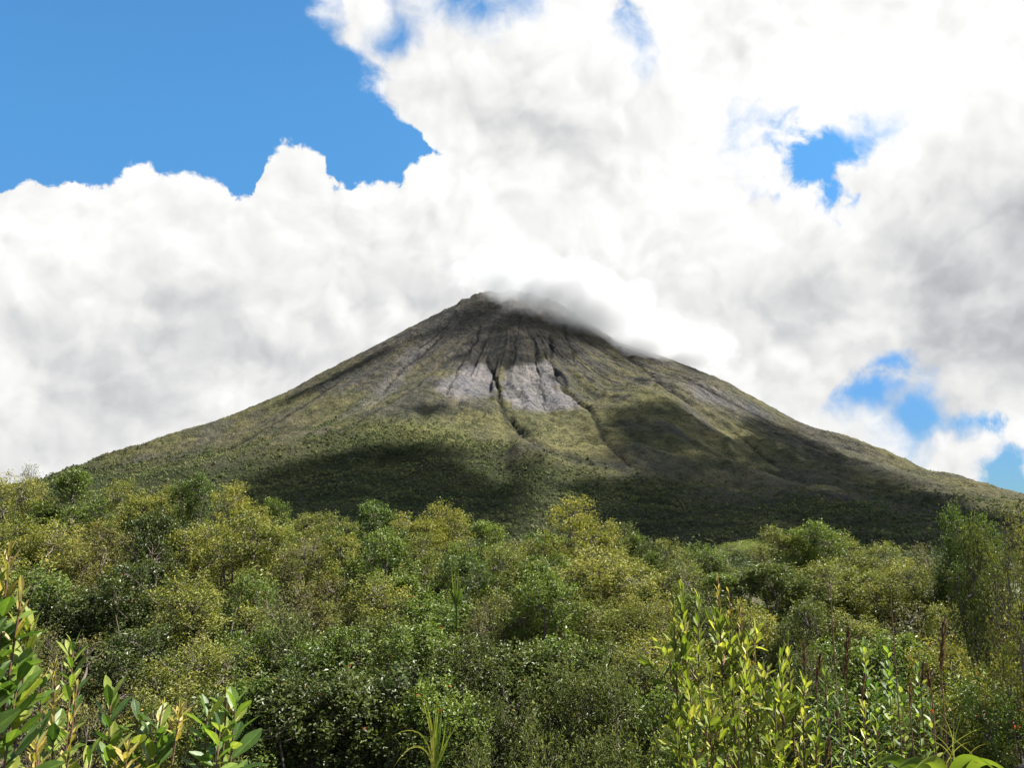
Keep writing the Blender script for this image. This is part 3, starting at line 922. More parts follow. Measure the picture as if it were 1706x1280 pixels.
# crown top column, crown top row, distance, crown width in px, kind
TREES = [
    # skyline of the forest
    (18, 792, 44, 130, 'olive'), (58, 776, 46, 80, 'brown'), (128, 786, 44, 130, 'green'), (200, 802, 42, 130, 'olive'), (268, 814, 42, 140, 'olive'),
    (328, 790, 40, 76, 'green'), (400, 808, 38, 150, 'olive'), (456, 832, 40, 72, 'green'), (516, 858, 38, 130, 'olive'), (570, 856, 36, 110, 'olive'),
    (622, 838, 34, 130, 'green'), (694, 856, 36, 130, 'olive'), (744, 840, 37, 110, 'olive'), (804, 870, 35, 110, 'green'), (866, 902, 36, 100, 'brown'),
    (958, 830, 34, 170, 'olive'), (1022, 872, 36, 110, 'grey'), (1066, 892, 36, 90, 'green'), (1112, 900, 36, 110, 'olive'), (1164, 908, 38, 80, 'green'),
    (1300, 880, 33, 130, 'olive'), (1348, 872, 32, 110, 'green'), (1404, 892, 33, 120, 'olive'), (1470, 906, 34, 120, 'olive'), (1532, 908, 32, 110, 'brown'),
    (1604, 846, 24, 110, 'green'), (1240, 902, 42, 120, 'umbrella'), (1200, 935, 38, 90, 'grey'), (916, 890, 37, 110, 'green'),
    # second row
    (4, 866, 30, 150, 'olive'), (96, 872, 30, 160, 'olive'), (190, 868, 29, 170, 'brown'), (262, 858, 28, 110, 'dark'), (330, 872, 29, 160, 'olive'),
    (430, 856, 28, 190, 'olive'), (506, 892, 27, 140, 'brown'), (566, 892, 27, 150, 'olive'), (640, 884, 26, 130, 'green'), (706, 892, 28, 150, 'olive'),
    (776, 924, 27, 110, 'green'), (838, 910, 28, 150, 'olive'), (906, 928, 28, 130, 'green'), (984, 914, 27, 170, 'olive'), (1056, 934, 28, 150, 'olive'),
    (1134, 938, 28, 150, 'grey'), (1206, 958, 27, 140, 'green'), (1284, 938, 26, 150, 'dark'), (1366, 934, 26, 160, 'olive'), (1440, 952, 26, 150, 'olive'),
    (1512, 936, 25, 150, 'olive'), (1580, 940, 25, 130, 'grey'),
    # middle of the forest
    (70, 950, 21, 190, 'green'), (150, 990, 21, 170, 'dark'), (222, 940, 21, 150, 'dark'), (330, 958, 20, 230, 'olive'), (424, 958, 22, 130, 'green'),
    (486, 972, 21, 170, 'brown'), (556, 964, 21, 160, 'brown'), (628, 962, 21, 190, 'olive'), (712, 990, 20, 190, 'green'), (760, 962, 22, 90, 'dark'), (800, 1000, 20, 150, 'brown'),
    (862, 990, 21, 150, 'olive'), (912, 958, 20, 160, 'green'), (1000, 1006, 20, 190, 'olive'), (1084, 996, 20, 170, 'olive'), (1164, 1012, 21, 160, 'grey'),
    (1264, 1006, 20, 170, 'olive'), (1346, 1002, 19, 180, 'grey'), (1424, 1018, 19, 170, 'olive'), (1504, 1004, 19, 180, 'brown'), (1570, 1010, 18, 160, 'olive'),
    # low in the forest
    (60, 1050, 16, 170, 'brown'), (152, 1066, 15, 190, 'brown'), (236, 1050, 16, 190, 'dark'), (330, 1070, 15, 230, 'olive'), (420, 1046, 16, 180, 'green'),
    (490, 1030, 16, 200, 'grey'), (560, 1050, 15.5, 180, 'green'), (620, 1030, 16, 190, 'grey'), (706, 1040, 15, 200, 'green'), (790, 1062, 15, 200, 'grey'),
    (870, 1076, 15, 190, 'dark'), (930, 1062, 15, 200, 'green'), (1010, 1076, 14.5, 220, 'grey'), (1080, 1064, 15, 200, 'olive'), (1160, 1080, 15, 190, 'olive'),
    (1330, 1080, 14, 200, 'grey'), (1400, 1070, 14.5, 200, 'green'), (1480, 1060, 14, 210, 'green'), (1560, 1070, 13, 200, 'olive'),
    # front edge of the forest
    (300, 1150, 11.5, 190, 'olive'), (400, 1140, 11.5, 230, 'green'), (480, 1120, 12, 230, 'dark'), (560, 1120, 12, 240, 'dark'), (650, 1118, 12, 230, 'dark'), (750, 1140, 11.5, 220, 'green'),
    (850, 1132, 11.5, 230, 'grey'), (936, 1116, 11.5, 220, 'grey'), (1020, 1120, 11, 240, 'grey'), (1100, 1146, 11, 230, 'green'), (1180, 1150, 11, 220, 'olive'),
    (1390, 1150, 10.5, 230, 'green'), (1480, 1140, 10.5, 220, 'green'), (1560, 1160, 10, 230, 'olive'), (1640, 1140, 10, 230, 'green'),
    (1752, 850, 9.8, 260, 'brown'), (1640, 876, 15, 150, 'grey'), (1690, 848, 13.5, 190, 'brown'), (1700, 1010, 11.5, 200, 'olive'), (1772, 930, 22, 200, 'olive'), (1792, 1050, 15, 240, 'green'), (-70, 900, 26, 200, 'olive'),
    # bushes at the foot of the viewpoint
    (900, 1226, 8.4, 220, 'grey'), (1000, 1232, 8.2, 230, 'grey'), (1090, 1220, 8.4, 210, 'grey'), (1190, 1230, 8.0, 220, 'green'), (800, 1250, 8.4, 170, 'grey'), (140, 1180, 8.6, 220, 'brown'), (340, 1250, 8.0, 200, 'grey'),
]
ROWS = [(32, 'on forest skyline'), (24.5, 'in second rank'), (17.8, 'in mid forest'), (12.8, 'low in forest'), (9.2, 'at forest front'), (0, 'at bottom edge')]
COLS = [(130, 'at far left'), (360, 'below volcano\'s left foot'), (600, 'below shaded forest slope'), (790, 'left of summit line'), (960, 'under grey scree'),
        (1180, 'right of summit line'), (1420, 'below shaded right flank'), (1800, 'near right edge')]
LOOK = {'olive': 'yellow-olive', 'green': 'bright green', 'dark': 'dark glossy', 'grey': 'grey-green narrow-leaved', 'brown': 'thin brownish', 'umbrella': 'flat-topped feathery'}


def place_trees():
    rng = random.Random(5)
    rec = []
    for i, (px, py, d, w, kind) in enumerate(TREES):
        p = at(px, py, d)
        z0 = float(ground_z(np.array(p[0]), np.array(d)))
        h = max(p[2] - z0, 1.2)
        width = w / F * d
        sp = rng.randrange(len(PROTO[kind]))
        trunk, crown, H, Rr = PROTO[kind][sp]
        sx = width / (2 * Rr) * (1.2 if d > 24 else 1.04)
        sz = h / H
        # keep the leaves near natural size: a very tall stretch is split between trunk and crown
        row = next(t for k, t in ROWS if d >= k)
        col = next(t for k, t in COLS if px < k)
        size = 'tall' if h > 5.2 else 'small' if (width < 2.1 and h < 4) else 'broad' if width > 3.3 else 'rounded'
        nm = 'tree' if d > 9.2 else 'bush'
        rec.append(dict(px=px, p=p, z=z0, sx=sx, sz=sz, rz=rng.uniform(0, 6.28), trunk=trunk, crown=crown, kind=kind, nm=nm,
                        label=f'{size} {LOOK[kind]} {nm} {row} {col}', row=row))
    by = {}
    for q in rec:
        by.setdefault(q['label'], []).append(q)
    words = ['first', 'second', 'third', 'fourth', 'fifth', 'sixth']
    for lab, qs in by.items():
        if len(qs) > 1:
            qs.sort(key=lambda q: q['px'])
            for k, q in enumerate(qs):
                q['label'] = f'{lab}, {words[k]} from left'
    for q in rec:
        t = thing({'olive': 'olive_leaved_', 'green': 'green_leaved_', 'dark': 'dark_leaved_', 'grey': 'narrow_leaved_', 'brown': 'sparse_', 'umbrella': 'umbrella_shaped_'}[q['kind']] + q['nm'],
                  q['label'], q['nm'], (q['p'][0], q['p'][1], q['z']), 'trees of the forest below the volcano' if q['nm'] == 'tree' else 'bushes at the foot of the bank')
        t.rotation_euler = (rng.uniform(-0.05, 0.05), rng.uniform(-0.05, 0.05), q['rz'])
        t.scale = (q['sx'], q['sx'], q['sz'])
        tk = ob('trunk', q['trunk'][0], t)
        ob('branches', q['trunk'][1], tk)
        ob('crown', q['crown'], t)


place_trees()


# undergrowth between the trees: leaf litter shoots and low herbs, one mass
def build_undergrowth():
    rng = np.random.default_rng(77)
    n = 2600
    y = 4.5 + (rng.random(n) ** 0.75) * 30
    x = (rng.random(n) - 0.5) * 1.5 * (y + 2)
    z = ground_z(x, y)
    mb = MB()
    per = 20
    N = n * per
    i = np.repeat(np.arange(n), per)
    c = np.stack([x, y, z], -1)[i]
    sp = rng.normal(0, 0.22, (N, 3)); sp[:, 2] = np.abs(sp[:, 2]) * 2.2
    d = unit(rng.normal(0, 1, (N, 3)) + [0, 0, 0.5])
    mb.leaves(c + sp, d, unit(rng.normal(0, 0.5, (N, 3)) + [0, 0, 1]), rng.uniform(0.05, 0.11, N), rng.uniform(0.02, 0.045, N), np.clip(rng.normal(0.4, 0.2, N), 0, 1))
    for k in range(0, n, 3):
        b = np.array([x[k], y[k], z[k] - 0.05])
        t = b + rng.normal(0, 0.25, 3) * [1, 1, 0] + [0, 0, rng.uniform(0.5, 1.6)]
        mb.tube([b, (b + t) / 2 + rng.normal(0, 0.05, 3), t], [0.010, 0.008, 0.003], 3, 1.0)
    o = ob('undergrowth', mb.mesh('undergrowth', LEAF['brown']))
    tag(o, 'low brownish herbs and dry stems between the trees', 'undergrowth', kind='stuff')


build_undergrowth()


# ------------------------------------------------------------------ plants close to the camera, leaf by leaf
def blade_mesh(name, mat, W=0.34, widest=0.6, arch=0.12, fold=0.10, tip=0.12, n=7, wave=0.0):
    """A single leaf of length 1 along +Y, face up +Z: stalk, widening blade, folded midrib."""
    t = np.linspace(0, 1, n)
    w = np.interp(t, [0, 0.06, 0.25, widest, 0.9, 1.0], [0.03, 0.05, 0.55, 1.0, 0.55, tip]) * W * 0.5
    z = -arch * (t ** 2) + 0.02 * np.sin(t * 9) * wave
    mid = np.stack([np.zeros(n), t, z], -1)
    def col(k):
        return mid + np.stack([k * w, 0 * t, abs(k) * fold * w * 2 + (k * 0.02 * wave) * np.sin(t * 14 + k)], -1)
    v = np.stack([col(-1), col(-0.12), mid - [0, 0, 0.004], col(0.12), col(1)], 1).reshape(-1, 3)
    i = np.arange(n - 1)[:, None] * 5
    q = np.concatenate([i + [k, k + 1, k + 6, k + 5] for k in range(4)])
    tint = np.tile(np.array([0.46, 0.5, 0.86, 0.5, 0.46]), n)   # pale midrib
    return mesh_np(name, v, [q], mat, attrs={'tint': tint}, smooth=True)


BIG = leaf_mat('leaf_leathery_green', [(0.0, (0.040, 0.078, 0.018)), (0.4, (0.092, 0.158, 0.030)), (0.7, (0.160, 0.225, 0.042)), (1.0, (0.26, 0.28, 0.06))], trans=0.48, rough=0.44, spec=0.35, rnd=0.5, grain=5.0)
YOUNG = leaf_mat('leaf_young_orange', [(0.0, (0.22, 0.19, 0.045)), (0.5, (0.36, 0.27, 0.070)), (1.0, (0.44, 0.38, 0.15))], trans=0.45, rough=0.4, rnd=0.5, grain=5.0)
LIME = leaf_mat('leaf_lime', [(0.0, (0.075, 0.110, 0.018)), (0.4, (0.170, 0.215, 0.032)), (0.75, (0.290, 0.315, 0.052)), (1.0, (0.42, 0.39, 0.09))], trans=0.45, rough=0.46, spec=0.35, rnd=0.5, grain=5.0)
BLADE = leaf_mat('grass_blade', [(0.0, (0.05, 0.085, 0.016)), (0.5, (0.12, 0.165, 0.026)), (1.0, (0.30, 0.27, 0.07))], trans=0.4, rough=0.42, rnd=0.45)
PLUME = leaf_mat('grass_plume_russet', [(0.0, (0.06, 0.036, 0.022)), (0.5, (0.125, 0.072, 0.042)), (1.0, (0.26, 0.18, 0.11))], trans=0.35, rough=0.7, rnd=0.15)
PETAL = leaf_mat('petal_scarlet', [(0.0, (0.45, 0.03, 0.01)), (1.0, (0.60, 0.09, 0.03))], trans=0.35, rough=0.5, rnd=0.3)
B_OB = [blade_mesh('leaf_obovate_a', BIG, 0.40, 0.66, 0.10, 0.10), blade_mesh('leaf_obovate_b', BIG, 0.36, 0.62, 0.22, 0.16, wave=0.8), blade_mesh('leaf_obovate_c', BIG, 0.42, 0.64, -0.06, 0.08)]
B_YG = [blade_mesh('leaf_young_a', YOUNG, 0.24, 0.55, 0.05, 0.22), blade_mesh('leaf_young_b', YOUNG, 0.28, 0.55, -0.10, 0.20)]
B_LI = [blade_mesh('leaf_lance_a', LIME, 0.30, 0.55, 0.06, 0.14, 0.05), blade_mesh('leaf_lance_b', LIME, 0.27, 0.50, 0.20, 0.18, 0.05), blade_mesh('leaf_lance_c', LIME, 0.33, 0.58, -0.08, 0.12, 0.06)]
B_LG = [blade_mesh('leaf_lance_green_a', BIG, 0.30, 0.55, 0.08, 0.14, 0.05), blade_mesh('leaf_lance_green_b', BIG, 0.27, 0.5, 0.22, 0.16, 0.05)]
B_WIDE = [blade_mesh('leaf_broad_a', LIME, 0.34, 0.5, 0.42, 0.10, 0.04, 11, 1.0), blade_mesh('leaf_broad_b', LIME, 0.30, 0.5, 0.55, 0.12, 0.04, 11, 1.0)]
PR = np.random.default_rng(2024)


def put_leaf(parent, me, base, d, nrm, L, W=1.0):
    d = d / np.linalg.norm(d)
    s = np.cross(d, nrm); s /= np.linalg.norm(s) + 1e-9
    n = np.cross(s, d)
    o = bpy.data.objects.new('leaf', me)
    COL.objects.link(o)
    o.parent = parent
    b = np.asarray(base) - np.array(parent.location)
    o.matrix_local = Matrix(((s[0] * L * W, d[0] * L, n[0] * L, b[0]), (s[1] * L * W, d[1] * L, n[1] * L, b[1]), (s[2] * L * W, d[2] * L, n[2] * L, b[2]), (0, 0, 0, 1)))
    return o


def stem_curve(tip, foot, sag=0.0, n=9, wob=0.01):
    s = np.linspace(0, 1, n)[:, None]
    p = foot + (tip - foot) * s
    p = p + np.array([0, 0, 1.0]) * sag * np.sin(s * np.pi)
    w = PR.normal(0, wob, (n, 3)); w[0] = w[-1] = 0
    return p + w


def shoot(parent, tip, foot, r, leaves, top=None, low=0.25, span=None, L=0.12, ang=0.75, step_meshes=B_OB, sag=0.0, W=1.0, stem_mat=STEM, upper=None, twigs=0):
    """A leafy stem: leaves in a spiral from `low` to the tip, the last ones in a rosette."""
    pts = stem_curve(tip, foot, sag)
    if span:
        low = max(0.05, 1 - span / float(np.linalg.norm(np.diff(pts, axis=0), axis=1).sum()))
    mb = MB()
    mb.tube(pts - np.array(parent.location), r * np.linspace(1, 0.4, len(pts)), 6)
    ob('stem', mb.mesh('stem', stem_mat, True), parent)
    for k in range(twigs):                 # short side shoots, each with its own rosette
        q = low + (1 - low) * (0.12 + 0.7 * (k + PR.uniform(0, 0.8)) / twigs)
        b = pts[int(q * (len(pts) - 1))]
        e = b + np.array([PR.normal(0, 0.10), PR.normal(0, 0.10), PR.uniform(0.16, 0.30)])
        shoot(parent, e, b, r * 0.5, 10, L=L * 0.95, span=0.2, ang=ang, step_meshes=step_meshes, W=W, stem_mat=stem_mat)
    s = low + (1 - low) * np.linspace(0, 1, leaves) ** 0.75
    g = PR.uniform(0, 6.28)
    for k, q in enumerate(s):
        f = q * (len(pts) - 1)
        i = min(int(f), len(pts) - 2)
        b = pts[i] + (pts[i + 1] - pts[i]) * (f - i)
        ax = pts[i + 1] - pts[i]; ax = ax / np.linalg.norm(ax)
        g += 2.4 + PR.normal(0, 0.2)
        side = np.cross(ax, [0.2, 0.5, 0.1]); side /= np.linalg.norm(side)
        side2 = np.cross(ax, side)
        rad = side * math.cos(g) + side2 * math.sin(g)
        a = ang * (1.25 - 0.75 * ((q - low) / (1 - low)) ** 3) + PR.normal(0, 0.12)
        d = ax * math.cos(a) + rad * math.sin(a)
        nrm = ax * math.sin(a) - rad * math.cos(a) + PR.normal(0, 0.25, 3)
        ms = step_meshes
        LL = L * PR.uniform(0.75, 1.15) * (1.0 - 0.35 * ((q - low) / (1 - low)) ** 4)
        if upper is not None and (q - low) / (1 - low) > upper[1]:
            ms = upper[0]; LL *= upper[2]
        put_leaf(parent, ms[PR.integers(len(ms))], b, d, nrm, LL, W * PR.uniform(0.85, 1.15))


def foot_of(px, d):
    x = at(px, 1280, d)[0]
    return np.array([x, d, float(ground_z(np.array(x), np.array(d)))])


def shrub(label, cat, d, px0, shoots, name='leathery_leaved_shrub', group=None):
    f = foot_of(px0, d)
    t = thing(name, label, cat, tuple(f), group)
    for (tx, ty, dd, kw) in shoots:
        foot = f + np.array([PR.uniform(-0.06, 0.06), PR.uniform(-0.06, 0.06), -0.05])
        fx = kw.pop('fx', None)
        if fx is not None:
            foot = foot_of(fx, d)
        shoot(t, at(tx, ty, dd), foot, kw.pop('r', 0.007), **kw)
    return t


GB = 'broad-leaved shrubs on the near bank'
shrub('tall leathery-leaved shrub with yellow tips cut by the left edge', 'shrub', 2.35, -30, [
    (16, 926, 2.3, dict(leaves=30, L=0.115, span=0.42, upper=(B_YG, 0.66, 0.6))), (-20, 990, 2.3, dict(leaves=26, L=0.13, span=0.42)),
    (50, 1040, 2.4, dict(leaves=26, L=0.12, span=0.42, upper=(B_LI, 0.6, 0.8))), (36, 990, 2.3, dict(leaves=22, L=0.11, span=0.42, upper=(B_YG, 0.6, 0.6))),
    (-30, 1090, 2.2, dict(leaves=22, L=0.14, span=0.42)), (30, 1130, 2.3, dict(leaves=18, L=0.13, span=0.42))], group=GB)
shrub('shrub with orange young leaves spraying from its dark red stem', 'shrub', 2.7, 105, [
    (92, 1112, 2.7, dict(leaves=40, L=0.105, span=0.42, upper=(B_YG, 0.5, 0.5))), (128, 1142, 2.7, dict(leaves=30, L=0.085, span=0.42, upper=(B_YG, 0.35, 0.62))),
    (70, 1128, 2.65, dict(leaves=14, L=0.065, span=0.12, upper=(B_YG, 0.80, 0.6))), (66, 1235, 2.6, dict(leaves=14, L=0.12, span=0.42)), (60, 1240, 2.5, dict(leaves=14, L=0.06, span=0.10, step_meshes=B_YG, W=1.3))], group=GB)
shrub('grey-green rosette shoot behind the orange-leaved shrub', 'shrub', 3.6, 122, [
    (122, 1078, 3.6, dict(leaves=26, L=0.12, span=0.42, W=0.8))], group=GB)
shrub('upright shrub with pale stem and bright green leaves, second stem from left', 'shrub', 2.8, 178, [
    (184, 1166, 2.8, dict(leaves=26, L=0.115, span=0.42)), (212, 1250, 2.7, dict(leaves=14, L=0.06, span=0.10, step_meshes=B_YG, W=1.2)), (150, 1262, 2.7, dict(leaves=12, L=0.10, span=0.42))], group=GB)
shrub('shrub with a pinkish bud cluster at the top of its stem', 'shrub', 2.8, 248, [
    (272, 1176, 2.8, dict(leaves=34, L=0.115, span=0.42, upper=(B_YG, 0.82, 0.4))), (300, 1186, 2.8, dict(leaves=18, L=0.055, span=0.09, step_meshes=B_YG)), (228, 1200, 2.8, dict(leaves=14, L=0.12, span=0.42))], group=GB)
shrub('wide green rosette shrub holding one yellow leaf near the grass', 'shrub', 2.75, 345, [
    (392, 1178, 2.75, dict(leaves=28, L=0.125, span=0.42, ang=0.95)), (345, 1196, 2.7, dict(leaves=22, L=0.12, span=0.42, ang=0.95)), (366, 1222, 2.65, dict(leaves=18, L=0.12, span=0.42, ang=1.05)),
    (378, 1164, 2.75, dict(leaves=2, L=0.07, low=0.97, step_meshes=B_YG, W=1.4))], group=GB)

GC = 'lime shoots right of the middle'
def lime(tx, ty, d, n, L=0.125, low=0.35, up=None, fx=None):
    q = dict(leaves=n, L=L * 0.95, span=1.3 - low, step_meshes=B_LI, ang=0.55, r=0.009, W=1.1, twigs=5)
    if up: q['upper'] = up
    if fx is not None: q['fx'] = fx
    return (tx, ty, d, q)
YU = (B_YG, 0.80, 0.6)
shrub('tall lime-green shrub with twin leafy spires in front of the forest', 'shrub', 5.2, 1150, [
    lime(1136, 984, 5.2, 44, 0.125, 0.30, fx=1160), lime(1164, 1000, 5.3, 36, 0.12, 0.34, fx=1165), lime(1122, 1012, 5.2, 30, 0.11, 0.4, fx=1150)], name='lance_leaved_shrub', group=GC)
shrub('tallest lime shrub tipped with orange young leaves', 'shrub', 5.0, 1200, [
    lime(1196, 966, 5.0, 50, 0.115, 0.28, YU, 1205), lime(1214, 988, 5.0, 42, 0.11, 0.32, YU, 1215), lime(1232, 1006, 5.0, 36, 0.11, 0.34, YU, 1225), lime(1182, 1120, 4.9, 30, 0.11, 0.4, fx=1190)], name='lance_leaved_shrub', group=GC)
shrub('lime shrub with dark-stemmed lance leaves right of the orange tips', 'shrub', 4.6, 1245, [
    lime(1244, 1084, 4.6, 44, 0.115, 0.30, fx=1248), lime(1270, 1116, 4.6, 40, 0.105, 0.34, fx=1262), lime(1220, 1150, 4.5, 36, 0.11, 0.3, fx=1222), lime(1256, 1066, 4.7, 30, 0.08, 0.5, YU, 1255)], name='lance_leaved_shrub', group=GC)
shrub('lime shrub nearest the russet grass plumes', 'shrub', 4.5, 1310, [
    lime(1302, 1092, 4.5, 44, 0.115, 0.30, fx=1305), lime(1312, 1070, 4.6, 30, 0.09, 0.5, fx=1312), lime(1338, 1140, 4.5, 36, 0.11, 0.32, fx=1322), lime(1290, 1180, 4.4, 30, 0.10, 0.3, fx=1290), lime(1360, 1200, 4.4, 30, 0.10, 0.3, fx=1345)], name='lance_leaved_shrub', group=GC)
shrub('short lime shrub at the bottom left of the tall spires', 'shrub', 4.6, 1160, [
    lime(1150, 1150, 4.6, 36, 0.10, 0.3, fx=1160), lime(1180, 1186, 4.5, 34, 0.10, 0.3, fx=1185), lime(1130, 1210, 4.5, 30, 0.095, 0.3, fx=1140), lime(1230, 1205, 4.4, 30, 0.1, 0.3, fx=1225)], name='lance_leaved_shrub', group=GC)

GW = 'slender herbs among the russet plumes'
def herb(tx, ty, d, n, L=0.09, fx=None, ms=B_LG):
    q = dict(leaves=n, L=L, span=0.8, step_meshes=ms, ang=0.85, r=0.006, W=0.75)
    if fx: q['fx'] = fx
    return (tx, ty, d, q)
shrub('slender herb with narrow glinting leaves beside the lime shrubs', 'herb', 4.6, 1392, [herb(1374, 1118, 4.6, 40, 0.085, 1388), herb(1400, 1176, 4.5, 34, 0.09, 1398), herb(1360, 1190, 4.5, 30, 0.09, 1366, B_LI)], name='slender_herb', group=GW)
shrub('slender pale herb under the tallest left plume', 'herb', 4.4, 1440, [herb(1440, 1180, 4.4, 36, 0.09, 1440, B_LI), herb(1420, 1214, 4.3, 30, 0.085, 1425), herb(1462, 1206, 4.4, 30, 0.08, 1458, B_LI)], name='slender_herb', group=GW)
shrub('bright green round-leaved shrub between the two tall plumes', 'shrub', 6.2, 1490, [
    (1440, 1076, 6.2, dict(leaves=44, L=0.10, span=0.9, W=1.5, step_meshes=B_LG, fx=1460)), (1480, 1090, 6.1, dict(leaves=44, L=0.10, span=0.9, W=1.5, step_meshes=B_LG, fx=1480)),
    (1530, 1110, 6.2, dict(leaves=40, L=0.10, span=0.9, W=1.5, step_meshes=B_LG, fx=1515)), (1500, 1140, 6.0, dict(leaves=40, L=0.10, span=0.9, W=1.5, step_meshes=B_LG, fx=1500)),
    (1460, 1150, 6.0, dict(leaves=36, L=0.10, span=0.9, W=1.5, step_meshes=B_LG, fx=1470)), (1550, 1170, 6.0, dict(leaves=36, L=0.09, span=0.9, W=1.5, step_meshes=B_LG, fx=1540))], name='round_leaved_shrub')


# arching blades: strips along a curve
def strip(name, pts, w, mat, parent, tint=0.5):
    pts = np.asarray(pts) - np.array(parent.location)
    d = unit(np.gradient(pts, axis=0))
    side = unit(np.cross(d, np.array([0.15, 1.0, 0.25])))
    n = len(pts)
    ww = (np.interp(np.linspace(0, 1, n), [0, 0.15, 0.6, 1], [0.7, 1, 0.8, 0.05]) * w * 0.5)[:, None]
    nn = np.cross(side, d)
    v = np.stack([pts - side * ww + nn * ww * 0.35, pts, pts + side * ww + nn * ww * 0.35], 1).reshape(-1, 3)
    i = np.arange(n - 1)[:, None] * 3
    q = np.concatenate([i + [0, 1, 4, 3], i + [1, 2, 5, 4]])
    return ob(name, mesh_np(name, v, [q], mat, attrs={'tint': np.full(len(v), tint)}, smooth=True), parent)


def bez(a, b, c, n=10):
    t = np.linspace(0, 1, n)[:, None]
    return a * (1 - t) ** 2 + 2 * b * t * (1 - t) + c * t * t


def grass_clump(label, d, bx, blades, w, name='grass_clump', sp=0.03):
    f = foot_of(bx, d)
    t = thing(name, label, 'grass', tuple(f))
    for (kx, ky, tx, ty, tn) in blades:
        b = f + np.array([PR.normal(0, sp), PR.normal(0, sp), 0])
        k = at(kx, ky, d + PR.normal(0, 0.05)); e = at(tx, ty, d + PR.normal(0, 0.1))
        mid = at(bx, 1290, d) + PR.normal(0, sp * 0.5, 3)
        p = np.concatenate([bez(b, (b + mid) / 2, mid, 4)[:-1], bez(mid, k, e, 10)])
        strip('blade', p, w * PR.uniform(0.8, 1.2), BLADE, t, tn)
    return t


grass_clump('clump of long arching yellow-green grass in front of the dark hollow', 4.2, 722, [
    (722, 1200, 696, 1152, 0.75), (724, 1200, 704, 1156, 0.8), (730, 1195, 727, 1168, 0.6), (718, 1215, 710, 1164, 0.5), (736, 1215, 735, 1186, 0.5), (716, 1190, 652, 1228, 0.8),
    (700, 1205, 654, 1282, 0.95), (708, 1212, 664, 1266, 0.9), (742, 1235, 742, 1198, 0.4), (748, 1245, 752, 1206, 0.35), (728, 1230, 716, 1192, 0.6),
    (733, 1215, 722, 1172, 0.65), (726, 1215, 718, 1160, 0.7), (740, 1240, 760, 1212, 0.4), (726, 1225, 731, 1180, 0.55), (731, 1225, 738, 1172, 0.5), (722, 1225, 728, 1164, 0.6)], 0.009)
grass_clump('upright strap-leaved plant with pale stripes amid the middle trees', 17.5, 764, [], 0.03, 'strap_leaved_plant')
_t = bpy.data.objects['strap_leaved_plant']
for tx, ty, kx in ((752, 944, 755), (758, 940, 758), (745, 958, 752), (764, 946, 762), (770, 956, 765), (740, 968, 750), (778, 975, 768)):
    b = at(760, 1012, 17.5)
    strip('blade', np.concatenate([bez(np.array(_t.location[:]), (np.array(_t.location[:]) + b) / 2, b, 4)[:-1], bez(b, at(kx, 985, 17.5), at(tx, ty, 17.3), 8)]), 0.04, BLADE, _t, 0.3)
grass_clump('dry thin grass tuft below the right plume', 4.6, 1580, [
    (1575, 1225, 1540, 1218, 0.9), (1585, 1215, 1570, 1190, 0.8), (1600, 1225, 1640, 1212, 0.85), (1592, 1220, 1604, 1186, 0.7), (1570, 1240, 1530, 1246, 0.9), (1596, 1235, 1625, 1236, 0.8),
    (1580, 1225, 1556, 1200, 0.85), (1588, 1235, 1590, 1196, 0.6), (1566, 1230, 1520, 1230, 0.95), (1602, 1240, 1650, 1240, 0.9)], 0.005, sp=0.16)


# russet seed plumes on tall stalks
def plume(label, px, ty, by, d, w=0.05, bend=4):
    f = foot_of(px - 4, d)
    t = thing('plumed_grass_stalk', label, 'grass stalk', tuple(f), 'russet grass plumes')
    tip, neck = at(px + bend, ty, d), at(px, by, d)
    mb = MB()
    pts = np.concatenate([bez(f, (f + neck) / 2 + [0.02, 0, 0], neck, 7)[:-1], bez(neck, (neck + tip) / 2, tip, 4)]) - f
    mb.tube(pts, np.linspace(0.006, 0.002, len(pts)), 5)
    ob('stalk', mb.mesh('stalk', STEM, True), t)
    n = 150
    s = PR.random(n)[:, None]
    base = neck + (tip - neck) * s - f
    prof_ = np.interp(s[:, 0], [0, 0.3, 1], [0.5, 1.0, 0.25])[:, None]
    dr = unit(PR.normal(0, 1, (n, 3)) * 0.28 * prof_ + unit(tip - neck) * 0.9)
    mb = MB()
    mb.leaves(base, dr, unit(PR.normal(0, 1, (n, 3))), PR.uniform(0.5, 1.2, n) * w * 0.85, PR.uniform(0.5, 1, n) * w * 0.09, PR.random(n), fold=0.1)
    ob('plume', mb.mesh('plume', PLUME), t)


plume('tall russet grass plume left of the round-leaved shrub', 1408, 1058, 1136, 5.0, 0.07)
plume('tallest russet grass plume near the right edge tree', 1568, 1044, 1124, 5.4, 0.075)
plume('short russet plume just right of the lime shrubs', 1342, 1080, 1120, 4.9, 0.05, -3)
plume('leaning russet plume above the slender herb', 1360, 1098, 1140, 4.9, 0.06, 6)
plume('small brown plume low between the two tall plumes', 1436, 1130, 1166, 5.0, 0.045)
plume('pale-tipped brown plume in front of the round-leaved shrub', 1516, 1144, 1180, 5.0, 0.045, 1)
plume('thin russet plume just left of the tallest plume', 1534, 1108, 1150, 5.3, 0.045)
plume('faded drooping plume between the two right plumes', 1552, 1118, 1156, 5.3, 0.05, -6)
plume('low russet plume at the foot of the lime shrubs', 1376, 1240, 1270, 4.2, 0.05)


